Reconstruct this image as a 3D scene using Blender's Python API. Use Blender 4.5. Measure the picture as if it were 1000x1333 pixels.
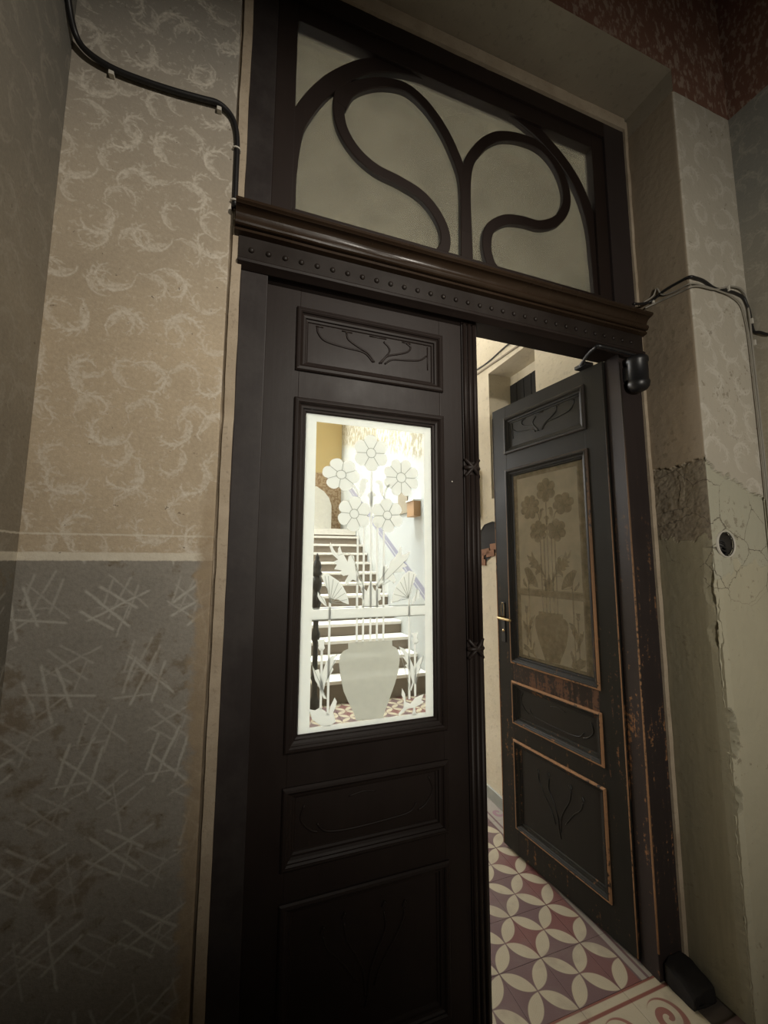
import bpy, bmesh, math, random
from mathutils import Vector, Matrix, noise

for o in list(bpy.data.objects):
    bpy.data.objects.remove(o)
S = bpy.context.scene
C = S.collection
R = math.radians
random.seed(7)

# ------------------------------------------------------------------ camera
cam = bpy.data.objects.new('camera', bpy.data.cameras.new('camera'))
C.objects.link(cam)
S.camera = cam
cam.data.sensor_fit = 'VERTICAL'
cam.data.sensor_height = 36
cam.data.lens = 526.73 / 1333 * 36
cam.data.clip_start = 0.02
YAW, PIT, ROLL = 0.337054, 0.115684, 0.004042
_F = Vector((math.sin(YAW) * math.cos(PIT), math.cos(YAW) * math.cos(PIT), math.sin(PIT)))
_r = Vector((math.cos(YAW), -math.sin(YAW), 0))
_u = _r.cross(_F)
_rr = math.cos(ROLL) * _r + math.sin(ROLL) * _u
_uu = -math.sin(ROLL) * _r + math.cos(ROLL) * _u
cam.matrix_world = Matrix(((_rr.x, _uu.x, -_F.x, 0.0), (_rr.y, _uu.y, -_F.y, -1.2976),
                           (_rr.z, _uu.z, -_F.z, 1.6104), (0, 0, 0, 1)))

# ------------------------------------------------------------------ light
S.view_settings.view_transform = 'Standard'
S.view_settings.look = 'None'
S.view_settings.gamma = 1
S.view_settings.use_curve_mapping = False
S.view_settings.exposure = 0.0
W = bpy.data.worlds.new('world')
S.world = W
W.use_nodes = True
W.node_tree.nodes['Background'].inputs[0].default_value = (0.55, 0.6, 0.7, 1)
W.node_tree.nodes['Background'].inputs[1].default_value = 0.3


def light(name, kind, loc, aim, energy, col, **kw):
    d = bpy.data.lights.new(name, kind)
    d.energy = energy
    d.color = col
    for k, v in kw.items():
        setattr(d, k, v)
    o = bpy.data.objects.new(name, d)
    C.objects.link(o)
    o.location = loc
    o.rotation_euler = (Vector(aim) - Vector(loc)).to_track_quat('-Z', 'Y').to_euler()
    return o


# two unseen spots added behind the photographer, cones shaped to darken the lower left
light('added_spot_high', 'SPOT', (1.18, -2.88, 3.31), (0.12, 0.03, 2.27), 250, (1.0, 0.93, 0.82),
      spot_size=0.90, spot_blend=1.0, shadow_soft_size=0.06)
light('added_spot_low', 'SPOT', (0.46, -2.94, 1.85), (1.65, 0.10, 1.95), 175, (1.0, 0.94, 0.83),
      spot_size=1.46, spot_blend=1.0, shadow_soft_size=0.06)
# stairwell daylight from added unseen area panels (far end; left side)
light('added_daylight_far', 'AREA', (0.1, 8.02, 3.7), (0.5, 0.0, 1.3), 370, (1.0, 0.985, 0.96),
      shape='RECTANGLE', size=1.9, size_y=2.4)
light('added_daylight_side', 'AREA', (-0.95, 5.0, 3.4), (2.0, 4.2, 1.2), 50, (1.0, 0.985, 0.96),
      shape='RECTANGLE', size=2.0, size_y=2.0)
light('hall_side_fill', 'AREA', (-0.95, 3.0, 2.4), (0.75, 0.7, 1.2), 46, (0.95, 0.97, 1.0),  # added panel to brighten the frosted pane and hall floor
      shape='RECTANGLE', size=0.9, size_y=1.2)
light('stair_top_fill', 'AREA', (1.15, 4.3, 5.95), (1.15, 4.0, 0.0), 200, (0.96, 0.98, 1.0),  # added overhead panel to whiten the treads, no such opening known
      shape='RECTANGLE', size=1.0, size_y=2.2, spread=R(85))
light('hall_ceiling_fill', 'AREA', (-0.95, 1.25, 2.6), (0.75, 1.2, 4.4), 46, (1.0, 0.96, 0.88),  # added panel to brighten the hall ceiling behind the fanlight
      shape='RECTANGLE', size=0.8, size_y=1.0, spread=R(85))
S.cycles.max_bounces = 7
S.cycles.diffuse_bounces = 4
S.cycles.glossy_bounces = 3
S.cycles.transmission_bounces = 4
S.cycles.transparent_max_bounces = 8


# ------------------------------------------------------------------ node helper
class E:
    """a float socket or number that builds Math nodes"""
    T = None

    def __init__(s, v):
        s.v = v

    @staticmethod
    def op(o, *a, clamp=False):
        n = E.T.nodes.new('ShaderNodeMath')
        n.operation = o
        n.use_clamp = clamp
        for i, x in enumerate(a):
            x = x.v if isinstance(x, E) else x
            if isinstance(x, (int, float)):
                n.inputs[i].default_value = x
            else:
                E.T.links.new(x, n.inputs[i])
        return E(n.outputs[0])

    def __add__(s, o): return E.op('ADD', s, o)
    __radd__ = __add__
    def __sub__(s, o): return E.op('SUBTRACT', s, o)
    def __rsub__(s, o): return E.op('SUBTRACT', o, s)
    def __mul__(s, o): return E.op('MULTIPLY', s, o)
    __rmul__ = __mul__
    def __truediv__(s, o): return E.op('DIVIDE', s, o)
    def __neg__(s): return E.op('MULTIPLY', s, -1.0)


def fl(x): return E.op('FLOOR', x)
def fab(x): return E.op('ABSOLUTE', x)
def sn(x): return E.op('SINE', x)
def cs(x): return E.op('COSINE', x)
def mx(a, b): return E.op('MAXIMUM', a, b)
def mn(a, b): return E.op('MINIMUM', a, b)
def below(x, t, w): return E.op('MULTIPLY_ADD', x, -1.0 / w, t / w + 0.5, clamp=True)   # 1 where x<t, soft width w
def above(x, t, w): return E.op('MULTIPLY_ADD', x, 1.0 / w, 0.5 - t / w, clamp=True)
def band(x, c, h, w): return below(fab(x - c), h, w)


class Mat:
    def __init__(s, name):
        s.m = bpy.data.materials.new(name)
        s.m.use_nodes = True
        s.t = s.m.node_tree
        E.T = s.t
        s.b = s.t.nodes['Principled BSDF']
        s.out = s.t.nodes['Material Output']

    def n(s, kind, **inp):
        n = s.t.nodes.new(kind)
        for k, v in inp.items():
            k = k.replace('_', ' ')
            if isinstance(v, E):
                v = v.v
            if hasattr(v, 'is_output'):
                s.t.links.new(v, n.inputs[k])
            else:
                n.inputs[k].default_value = v
        return n

    def pos(s):
        g = s.n('ShaderNodeNewGeometry')
        x = s.n('ShaderNodeSeparateXYZ', Vector=g.outputs['Position'])
        s.P = g.outputs['Position']
        return E(x.outputs[0]), E(x.outputs[1]), E(x.outputs[2])

    def vec(s, x, y, z=0.0):
        c = s.n('ShaderNodeCombineXYZ')
        for i, v in enumerate((x, y, z)):
            v = v.v if isinstance(v, E) else v
            if isinstance(v, (int, float)):
                c.inputs[i].default_value = v
            else:
                s.t.links.new(v, c.inputs[i])
        return c.outputs[0]

    def noise(s, vec=None, scale=5.0, detail=3.0, rough=0.55):
        n = s.n('ShaderNodeTexNoise', Scale=scale, Detail=detail, Roughness=rough)
        s.t.links.new(vec if vec is not None else s.P, n.inputs['Vector'])
        return E(n.outputs['Fac'])

    def mix(s, f, a, b):
        n = s.t.nodes.new('ShaderNodeMix')
        n.data_type = 'RGBA'
        f = f.v if isinstance(f, E) else f
        for sock, v in ((n.inputs[0], f), (n.inputs[6], a), (n.inputs[7], b)):
            if hasattr(v, 'is_output'):
                s.t.links.new(v, sock)
            elif isinstance(v, (int, float)):
                sock.default_value = v
            else:
                sock.default_value = (*v, 1)
        return n.outputs[2]

    def bump(s, h, dist=0.002, strength=0.6):
        n = s.n('ShaderNodeBump', Distance=dist, Strength=strength, Height=h)
        s.t.links.new(n.outputs[0], s.b.inputs['Normal'])

    def set(s, col=None, rough=None, spec=None, metal=None):
        for k, v in (('Base Color', col), ('Roughness', rough), ('Specular IOR Level', spec), ('Metallic', metal)):
            if v is None:
                continue
            if isinstance(v, E):
                v = v.v
            if hasattr(v, 'is_output'):
                s.t.links.new(v, s.b.inputs[k])
            else:
                s.b.inputs[k].default_value = (*v, 1) if isinstance(v, tuple) else v
        return s.m


def sprig(M, u, v, cell, seed, ox, oy):
    """curled acanthus sprigs of a rolled paint pattern, one per cell, each turned its own way"""
    V0 = v * (1 / cell) + oy
    row = fl(V0)
    U0 = u * (1 / cell) + ox + row * 0.37
    cx = fl(U0)
    wn = M.n('ShaderNodeTexWhiteNoise', Vector=M.vec(cx, row, seed))
    wn.noise_dimensions = '3D'
    sp = M.n('ShaderNodeSeparateColor', Color=wn.outputs['Color'])
    r1, r2, r3 = (E(sp.outputs[i]) for i in range(3))
    fx = U0 - cx - 0.5 - (r2 - 0.5) * 0.2
    fy = V0 - row - 0.5 - (r3 - 0.5) * 0.2
    a = fl(r1 * 5.0) * 1.2566 + 0.4
    ca, sa = cs(a), sn(a)
    x = fx * ca + fy * sa
    y = fy * ca - fx * sa
    x = x * (0.9 + r2 * 0.35)
    r = E.op('SQRT', x * x + y * y)
    th = E.op('ARCTAN2', y, x)
    at = fab(th)
    rc = 0.30 + th * 0.045
    w = mx(0.040 - at * 0.014, 0.010)
    d = r - rc
    arc = E.op('MULTIPLY', below(fab(d) - w, 0.0, 0.03), below(at, 2.1, 0.2))
    teeth = above(sn(th * 17.0 + d * 45.0), 0.2, 0.5) * band(d, 0.055, 0.055, 0.04) * below(fab(th + 0.6), 1.0, 0.3)
    blob = above(sn(th * 9.0 - r * 40.0), 0.1, 0.5) * band(d, -0.08, 0.06, 0.05) * below(fab(th - 0.4), 1.25, 0.3)
    body = band(d, -0.05, 0.065, 0.06) * below(fab(th - 0.75), 0.5, 0.35)
    return mx(mx(arc, teeth * 0.7), mx(blob * 0.75, body * 0.85))


def strokes(M, u, v, cell, seed, ox, oy):
    """bundles of short crossed strokes"""
    V0 = v * (1 / cell) + oy
    row = fl(V0)
    U0 = u * (1 / cell) + ox + row * 0.41
    cx = fl(U0)
    wn = M.n('ShaderNodeTexWhiteNoise', Vector=M.vec(cx, row, seed))
    wn.noise_dimensions = '3D'
    sp = M.n('ShaderNodeSeparateColor', Color=wn.outputs['Color'])
    r1, r2, r3 = (E(sp.outputs[i]) for i in range(3))
    fx = U0 - cx - 0.5
    fy = V0 - row - 0.5
    a = (fl(r1 * 4.0) - 1.5) * 0.62
    ca, sa = cs(a), sn(a)
    x = fx * ca + fy * sa
    y = fy * ca - fx * sa
    out = None
    for c, l, q in ((-0.24, 0.24, 0.02), (-0.06, 0.36, -0.03), (0.13, 0.27, 0.02)):
        xx = x - c - (r2 - 0.5) * 0.08 + y * q * 3
        k = below(fab(xx), 0.017, 0.02) * below(fab(y - (r3 - 0.5) * 0.12), l, 0.04)
        out = k if out is None else mx(out, k)
    k = below(fab(y + x * 0.45 - (r2 - 0.5) * 0.3), 0.016, 0.02) * below(fab(x - 0.05), 0.36, 0.04)
    k2 = below(fab(y - x * 0.35 + 0.17), 0.013, 0.02) * below(fab(x + 0.06), 0.22, 0.04)
    return mx(mx(out, k), k2 * 0.8)


def wallpaper(name, axis, dado=True, lo=(0.285, 0.263, 0.225), hi=(0.47, 0.385, 0.275), lite=(0.66, 0.61, 0.52), stain=None, fade=1.0):
    M = Mat(name)
    X, Y, Z = M.pos()
    u = X if axis == 'x' else Y
    uv = M.vec(u, Z)
    n1 = M.noise(uv, 3.0, 4.0)
    n2 = M.noise(uv, 26.0, 4.0, 0.6)
    n3 = M.noise(uv, 90.0, 3.0, 0.7)
    wob = (n2 - 0.5) * 0.03
    a = sprig(M, u + wob, Z + wob, 0.150, 3.0, 0.12, 0.3)
    b = sprig(M, u + wob, Z - wob, 0.128, 9.0, 0.63, 0.71)
    fle = above(M.noise(uv, 48.0, 3.0, 0.7), 0.60, 0.06) * above(n1, 0.42, 0.2) * 0.5
    p = mx(mx(a, b * 0.8), fle) * (0.45 + n2 * 0.9) * (0.35 + above(n3, 0.46, 0.22) * 0.75) * fade
    up = M.mix(E.op('MULTIPLY_ADD', n1 * 0.55 + n3 * 0.45, 3.0, -1.0, clamp=True), tuple(c * 0.82 for c in hi), tuple(c * 1.14 for c in hi))
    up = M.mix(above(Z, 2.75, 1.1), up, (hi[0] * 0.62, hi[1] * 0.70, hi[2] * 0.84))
    up = M.mix(E.op('MULTIPLY', p, 0.68, clamp=True), up, lite)
    col = up
    if dado:
        s1 = strokes(M, u + wob * 0.4, Z, 0.20, 5.0, 0.2, 0.1)
        s2 = strokes(M, u, Z + wob * 0.4, 0.17, 11.0, 0.55, 0.62)
        q = mx(s1, s2 * 0.6) * (0.35 + n2 * 0.9) * above(n3, 0.28, 0.3) * fade
        dn = M.mix(E.op('MULTIPLY_ADD', n1 * 0.55 + n3 * 0.45, 3.0, -1.0, clamp=True), tuple(c * 0.75 for c in lo), tuple(c * 1.15 for c in lo))
        dn = M.mix(above(n2 * 0.6 + n1 * 0.5, 0.62, 0.08) * 0.75, dn, (0.18, 0.145, 0.10))
        dn = M.mix(E.op('MULTIPLY', q, 0.6, clamp=True), dn, (0.55, 0.53, 0.47))
        zz = Z + (n3 - 0.5) * 0.006
        low = below(zz, 1.604, 0.003)
        col = M.mix(low, col, dn)
        ln = mx(band(zz, 1.614, 0.011, 0.003), band(zz, 1.6725, 0.0025, 0.002) * 0.8)
        col = M.mix(ln * (0.5 + n2 * 0.7), col, (0.66, 0.61, 0.50))
    # specks, chips and rubbed patches
    sp = above(n2 * 0.5 + M.noise(uv, 55.0, 2.0) * 0.5, 0.655, 0.02)
    col = M.mix(sp * 0.7, col, (0.13, 0.10, 0.07))
    if stain:
        col = stain(M, col, X, Y, Z, n1, n2, n3)
    M.bump(n3 * 0.6 + n2 * 0.4, 0.003, 0.7)
    return M.set(col, 0.85, 0.2)


def stain_left(M, col, X, Y, Z, n1, n2, n3):
    # rubbed, browned strip along the door frame and dirt low down
    e = above(X + (n2 - 0.5) * 0.07 + (n1 - 0.5) * 0.05, -0.115, 0.02) * below(Z + (n1 - 0.5) * 0.5, 1.72, 0.2)
    col = M.mix(e * 0.8, col, M.mix(n2, (0.20, 0.13, 0.07), (0.42, 0.34, 0.23)))
    e2 = above(n1, 0.60, 0.1) * below(Z, 1.45, 0.2) * above(n2, 0.45, 0.15)
    return M.mix(e2 * 0.45, col, (0.20, 0.155, 0.11))


def plaster(name, c1, c2, scale=4.0, bump=0.0025, rough=0.9):
    M = Mat(name)
    M.pos()
    n1 = M.noise(None, scale, 5.0)
    n2 = M.noise(None, scale * 9, 4.0, 0.65)
    col = M.mix(E.op('MULTIPLY_ADD', n1, 2.2, -0.6, clamp=True), c1, c2)
    col = M.mix(above(n2, 0.62, 0.1) * 0.35, col, tuple(c * 0.6 for c in c1))
    M.bump(n2 + n1 * 0.5, bump, 0.6)
    return M.set(col, rough, 0.2)


def painted_wood(name, c1, c2, rough=0.36, worn=0.0, wornz=1.4, wood=(0.20, 0.10, 0.045), spec=0.28, dust=0.0):
    M = Mat(name)
    X, Y, Z = M.pos()
    g = M.vec(X * 14.0, Y * 14.0, Z * 0.9)
    n1 = M.noise(g, 3.0, 4.0)
    n2 = M.noise(None, 6.0, 4.0)
    n3 = M.noise(None, 55.0, 3.0, 0.65)
    col = M.mix(n1 * 0.5 + n2 * 0.5, c1, c2)
    if dust:
        col = M.mix(above(n2 + (n3 - 0.5) * 0.3, 0.52, 0.2) * dust, col, (0.062, 0.054, 0.049))
    ro = rough + (n2 - 0.5) * 0.25
    if worn:
        k = above(n1 * 0.45 + n3 * 0.35 + n2 * 0.2, 0.60 - worn * 0.2, 0.05) * below(Z, wornz, 0.9)
        col = M.mix(k, col, M.mix(n3, wood, tuple(c * 1.5 for c in wood)))
        ro = ro + k * 0.35
    M.bump(n1 * 0.6 + n3 * 0.4, 0.0008, 0.5)
    return M.set(col, ro, spec)


def plain(name, col, rough=0.5, metal=0.0, var=0.15, scale=20.0, spec=0.5):
    M = Mat(name)
    M.pos()
    n = M.noise(None, scale, 3.0)
    c = M.mix(n, tuple(x * (1 - var) for x in col), tuple(x * (1 + var) for x in col))
    return M.set(c, rough, spec, metal)


m = {}
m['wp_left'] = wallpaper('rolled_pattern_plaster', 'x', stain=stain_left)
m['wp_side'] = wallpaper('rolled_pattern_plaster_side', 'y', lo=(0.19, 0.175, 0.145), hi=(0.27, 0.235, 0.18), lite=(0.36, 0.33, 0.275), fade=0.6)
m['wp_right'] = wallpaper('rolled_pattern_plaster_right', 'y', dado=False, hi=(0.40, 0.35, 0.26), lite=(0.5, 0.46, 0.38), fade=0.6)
m['soffit'] = plaster('lintel_plaster', (0.25, 0.215, 0.165), (0.31, 0.27, 0.205))
m['strip'] = plaster('plaster_bead', (0.33, 0.265, 0.19), (0.46, 0.385, 0.29), 9.0)
m['ceil'] = plaster('ceiling_plaster', (0.20, 0.10, 0.065), (0.30, 0.17, 0.12))
m['hallwall'] = plaster('hall_plaster', (0.55, 0.49, 0.37), (0.66, 0.60, 0.47), 3.0, 0.004)
m['hallceil'] = plaster('hall_ceiling_plaster', (0.62, 0.57, 0.45), (0.68, 0.63, 0.50), 2.0)
m['wood'] = painted_wood('dark_brown_paint', (0.014, 0.0095, 0.008), (0.024, 0.017, 0.0145), 0.46, spec=0.2)
m['jambwood'] = painted_wood('dusty_dark_paint', (0.022, 0.017, 0.016), (0.036, 0.030, 0.029), 0.5, dust=0.32, spec=0.2)
m['friezewood'] = painted_wood('frieze_paint', (0.014, 0.010, 0.008), (0.023, 0.0175, 0.0145), 0.42, dust=0.10, spec=0.2)
m['cornice'] = painted_wood('brown_varnish', (0.020, 0.012, 0.007), (0.036, 0.022, 0.013), 0.28)
m['winwood'] = painted_wood('fanlight_paint', (0.013, 0.0075, 0.0055), (0.021, 0.0125, 0.0095), 0.6)
m['rwood'] = painted_wood('black_green_paint', (0.011, 0.011, 0.009), (0.020, 0.018, 0.015), 0.46, spec=0.22, worn=0.05, wornz=1.2, wood=(0.13, 0.065, 0.03))
m['rpanel'] = painted_wood('black_panel_paint', (0.010, 0.010, 0.0085), (0.018, 0.0165, 0.014), 0.36)
m['rrail'] = painted_wood('rubbed_rail_paint', (0.014, 0.011, 0.009), (0.030, 0.018, 0.013), 0.42, worn=0.42, wornz=1.6, wood=(0.09, 0.045, 0.026))
m['redge'] = painted_wood('worn_edge_paint', (0.02, 0.016, 0.013), (0.032, 0.026, 0.022), 0.45, worn=0.85, wornz=1.75, wood=(0.24, 0.13, 0.065))
m['rjamb'] = painted_wood('worn_jamb_paint', (0.022, 0.016, 0.015), (0.036, 0.028, 0.027), 0.42, worn=0.10, wornz=1.6)
m['iron'] = plain('black_iron', (0.012, 0.012, 0.013), 0.4)
m['soot'] = plain('sooty_block', (0.018, 0.016, 0.015), 0.85, spec=0.2)
m['cupdark'] = plain('dark_cup', (0.045, 0.04, 0.034), 0.4)
m['cable'] = plain('black_rubber', (0.011, 0.010, 0.010), 0.45)
m['cablew'] = plain('grey_cable', (0.26, 0.24, 0.20), 0.6)
m['clip'] = plain('white_plastic', (0.55, 0.52, 0.45), 0.6)
m['brass'] = plain('worn_brass', (0.45, 0.34, 0.17), 0.3, 1.0)
m['tread'] = plain('worn_step', (0.66, 0.63, 0.58), 0.6)
m['riser'] = painted_wood('stair_riser', (0.13, 0.105, 0.08), (0.22, 0.18, 0.14), 0.6)
m['brick'] = plain('brick', (0.22, 0.11, 0.06), 0.9)
m['dark'] = plain('dark_void', (0.012, 0.011, 0.010), 0.9)
m['boxwood'] = plain('box_wood', (0.36, 0.20, 0.09), 0.6)
m['white'] = plain('white_paint', (0.78, 0.78, 0.76), 0.6)
m['taupe'] = plain('taupe_panel', (0.26, 0.22, 0.16), 0.7)
m['greybase'] = plain('grey_skirting', (0.27, 0.28, 0.25), 0.7)


def mk_red():
    M = Mat('red_brown_rolled_paint')
    X, Y, Z = M.pos()
    n1 = M.noise(M.vec(X * 2.2, Y * 2.2, Z), 24.0, 3.0, 0.6)
    n2 = M.noise(None, 5.0, 3.0)
    col = M.mix(n2, (0.16, 0.080, 0.056), (0.22, 0.118, 0.083))
    col = M.mix(above(n1, 0.56, 0.10) * 0.75, col, (0.37, 0.29, 0.23))
    M.bump(n1, 0.002, 0.5)
    return M.set(col, 0.8, 0.2)


m['red'] = mk_red()


def mk_corner():
    """layered, damaged plaster of the right jamb corner; vertex mask: r upper paint, g rough patch, b lower coat, a front face"""
    M = Mat('layered_plaster')
    X, Y, Z = M.pos()
    at = M.n('ShaderNodeAttribute')
    at.attribute_name = 'coat'
    sp = M.n('ShaderNodeSeparateColor', Color=at.outputs['Color'])
    up, rough, low = (E(sp.outputs[i]) for i in range(3))
    fr = E(at.outputs['Alpha'])
    n1 = M.noise(None, 4.0, 5.0)
    n2 = M.noise(None, 38.0, 4.0, 0.65)
    n3 = M.noise(M.vec(X * 60.0, Y * 60.0, Z * 6.0), 1.0, 4.0)
    # upper coats
    wob = (n2 - 0.5) * 0.03
    a = sprig(M, X + wob, Z + wob, 0.155, 3.0, 0.12, 0.3)
    b = sprig(M, X + wob, Z - wob, 0.137, 9.0, 0.63, 0.71)
    p = E.op('MULTIPLY', mx(a, b * 0.75) * (0.3 + n2), 0.8, clamp=True)
    pap = M.mix(p, M.mix(n1, (0.40, 0.365, 0.30), (0.47, 0.43, 0.355)), (0.58, 0.55, 0.48))
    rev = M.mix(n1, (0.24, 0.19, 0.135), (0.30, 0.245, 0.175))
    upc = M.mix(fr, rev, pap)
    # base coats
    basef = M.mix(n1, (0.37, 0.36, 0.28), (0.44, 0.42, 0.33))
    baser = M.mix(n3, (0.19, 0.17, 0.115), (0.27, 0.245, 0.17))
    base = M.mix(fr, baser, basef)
    warm = M.mix(n1, (0.38, 0.355, 0.26), (0.47, 0.435, 0.325))
    base = M.mix(low * fr, base, warm)
    rc = M.mix(above(n2, 0.5, 0.3), (0.15, 0.125, 0.09), (0.22, 0.185, 0.135))
    base = M.mix(rough, base, rc)
    col = M.mix(up, base, upc)
    col = M.mix(above(n2 * 0.6 + n1 * 0.4, 0.60, 0.04) * 0.5, col, (0.15, 0.12, 0.08))
    vo = M.n('ShaderNodeTexVoronoi', Scale=5.5, Vector=M.vec(X + wob, Y + wob, Z + (n1 - 0.5) * 0.12))
    vo.feature = 'DISTANCE_TO_EDGE'
    crack = below(E(vo.outputs['Distance']), 0.006, 0.006) * (1 - up) * above(Z, 1.45, 0.1) * above(n1, 0.46, 0.06)
    col = M.mix(crack * 0.85, col, (0.07, 0.055, 0.04))
    M.bump(n2, 0.004, 0.7)
    return M.set(col, 0.88, 0.2)


m['corner'] = mk_corner()


def mk_tile(kind):
    M = Mat('cement_tile_' + kind)
    X, Y, Z = M.pos()
    n1 = M.noise(None, 7.0, 4.0)
    n2 = M.noise(None, 160.0, 2.0, 0.7)
    cream = M.mix(n1, (0.31, 0.27, 0.19), (0.40, 0.35, 0.25)) if kind != 'side' else M.mix(n1, (0.20, 0.18, 0.15), (0.30, 0.27, 0.23))  # side border dulled in colour for dirt and the leaf's contact shadow
    if kind == 'field':
        a = (X - 1.3209) / 0.1
        b = (Y - 0.53) / 0.1
        s = (a + b) * 0.5
        t = (a - b) * 0.5
        cs_, ct = fl(s), fl(t)
        fs, ft = s - cs_ - 0.5, t - ct - 0.5
        d = None
        for ox, oy in ((0, -1), (0, 1), (-1, 0), (1, 0)):
            q = E.op('SQRT', (fs - ox) * (fs - ox) + (ft - oy) * (ft - oy))
            d = q if d is None else mn(d, q)
        petal = below(d, 0.690, 0.02)
        wn = M.n('ShaderNodeTexWhiteNoise', Vector=M.vec(cs_, ct, 2.0))
        k = above(E(wn.outputs['Value']), 0.62, 0.01)
        star = M.mix(k, (0.095, 0.055, 0.054), (0.125, 0.042, 0.034))
        star = M.mix(n1 * 0.5, star, (0.17, 0.105, 0.10))
        col = M.mix(petal, star, cream)
        col = M.mix(petal * above(sn(d * 150.0), 0.3, 0.6) * 0.16, col, (0.20, 0.16, 0.10))
    else:
        if kind == 'front':
            along, across = X, 0.03 - Y
        else:
            along, across = Y, X - 1.5209
        line = mx(band(across, 0.004, 0.004, 0.003), band(across, 0.040, 0.006, 0.003))
        fu = along / 0.2
        fu = (fu - fl(fu) - 0.5) * 0.2
        fv = across - (0.125 if kind == 'front' else 0.10)
        r = E.op('SQRT', fu * fu + fv * fv)
        th = E.op('ARCTAN2', fv, fu)
        spi = above(sn(th + r * 130.0), 0.0, 0.25) * below(r, 0.066 if kind == 'front' else 0.045, 0.004)
        col = M.mix(spi, cream, (0.20, 0.085, 0.065) if kind == 'front' else (0.22, 0.13, 0.15))
        col = M.mix(line, col, (0.16, 0.055, 0.04) if kind == 'front' else (0.12, 0.07, 0.07))
    col = M.mix(above(n1, 0.60, 0.12) * 0.3, col, (0.14, 0.11, 0.09))
    M.bump(n2, 0.0010, 0.5)
    return M.set(col, 0.55, 0.35)


m['tile'] = mk_tile('field')
m['tile_front'] = mk_tile('front')
m['tile_side'] = mk_tile('side')
m['grout'] = plain('tile_bed', (0.10, 0.08, 0.065), 0.9)


def mk_stairwall():
    M = Mat('whitewashed_stair_wall')
    X, Y, Z = M.pos()
    n1 = M.noise(None, 2.2, 4.0)
    n2 = M.noise(M.vec(X, Y * 1.6, Z), 9.0, 4.0, 0.6)
    n3 = M.noise(None, 40.0, 3.0)
    col = M.mix(n1, (0.43, 0.45, 0.465), (0.52, 0.535, 0.545))
    pat = above(Z - Y * 0.31 + (n2 - 0.5) * 0.35, 1.83, 0.12)
    col = M.mix(pat, col, M.mix(above(n2, 0.5, 0.12), (0.32, 0.285, 0.21), (0.54, 0.525, 0.47)))
    dz = Z - Y * 0.517 + 0.585
    st = mx(band(dz, -0.055, 0.022, 0.01), band(dz, 0.03, 0.045, 0.01))
    col = M.mix(st * 0.85, col, (0.23, 0.225, 0.32))
    col = M.mix(below(dz, -0.09, 0.02) * above(n1, 0.45, 0.2) * 0.5, col, (0.42, 0.44, 0.43))
    M.bump(n2 + n3 * 0.3, 0.006, 0.6)
    return M.set(col, 0.85, 0.2)


m['stairwall'] = mk_stairwall()


def mk_landing():
    M = Mat('ochre_landing_wall')
    X, Y, Z = M.pos()
    n2 = M.noise(None, 16.0, 3.0)
    lo = M.mix(above(n2, 0.5, 0.08), (0.33, 0.22, 0.13), (0.50, 0.38, 0.26))
    col = M.mix(below(Z, 3.63, 0.02), (0.66, 0.52, 0.27), lo)
    return M.set(col, 0.85, 0.2)


m['landing'] = mk_landing()


def mk_glass(name, haze, tint=(0.93, 0.95, 0.92), hazecol=(0.55, 0.50, 0.38), refl=0.06):
    M = Mat(name)
    M.pos()
    t = M.t
    tr = M.n('ShaderNodeBsdfTransparent', Color=(*tint, 1))
    gl = M.n('ShaderNodeBsdfGlossy', Color=(1, 1, 1, 1), Roughness=0.03)
    fr = M.n('ShaderNodeFresnel', IOR=1.5)
    m1 = M.n('ShaderNodeMixShader')
    t.links.new(fr.outputs[0], m1.inputs[0])
    t.links.new(tr.outputs[0], m1.inputs[1])
    t.links.new(gl.outputs[0], m1.inputs[2])
    df = M.n('ShaderNodeBsdfDiffuse', Color=(*hazecol, 1))
    tl = M.n('ShaderNodeBsdfTranslucent', Color=(*hazecol, 1))
    ad = M.n('ShaderNodeMixShader')
    ad.inputs[0].default_value = 0.5
    t.links.new(df.outputs[0], ad.inputs[1])
    t.links.new(tl.outputs[0], ad.inputs[2])
    n1 = M.noise(None, 9.0, 4.0)
    m2 = M.n('ShaderNodeMixShader')
    t.links.new(E.op('MULTIPLY_ADD', n1, haze * 0.8, haze * 0.6, clamp=True).v, m2.inputs[0])
    t.links.new(m1.outputs[0], m2.inputs[1])
    t.links.new(ad.outputs[0], m2.inputs[2])
    t.links.new(m2.outputs[0], M.out.inputs[0])
    return M.m


def mk_frost(name, col, clear):
    M = Mat(name)
    M.pos()
    t = M.t
    tl = M.n('ShaderNodeBsdfTranslucent', Color=(*col, 1))
    df = M.n('ShaderNodeBsdfDiffuse', Color=(*col, 1))
    mm = M.n('ShaderNodeMixShader')
    mm.inputs[0].default_value = 0.12
    t.links.new(tl.outputs[0], mm.inputs[1])
    t.links.new(df.outputs[0], mm.inputs[2])
    tr = M.n('ShaderNodeBsdfTransparent', Color=(1, 1, 1, 1))
    m2 = M.n('ShaderNodeMixShader')
    n = M.noise(None, 30.0, 4.0)
    t.links.new((n * (clear * 0.8) + clear * 0.6).v, m2.inputs[0])
    t.links.new(mm.outputs[0], m2.inputs[1])
    t.links.new(tr.outputs[0], m2.inputs[2])
    t.links.new(m2.outputs[0], M.out.inputs[0])
    return M.m


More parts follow.
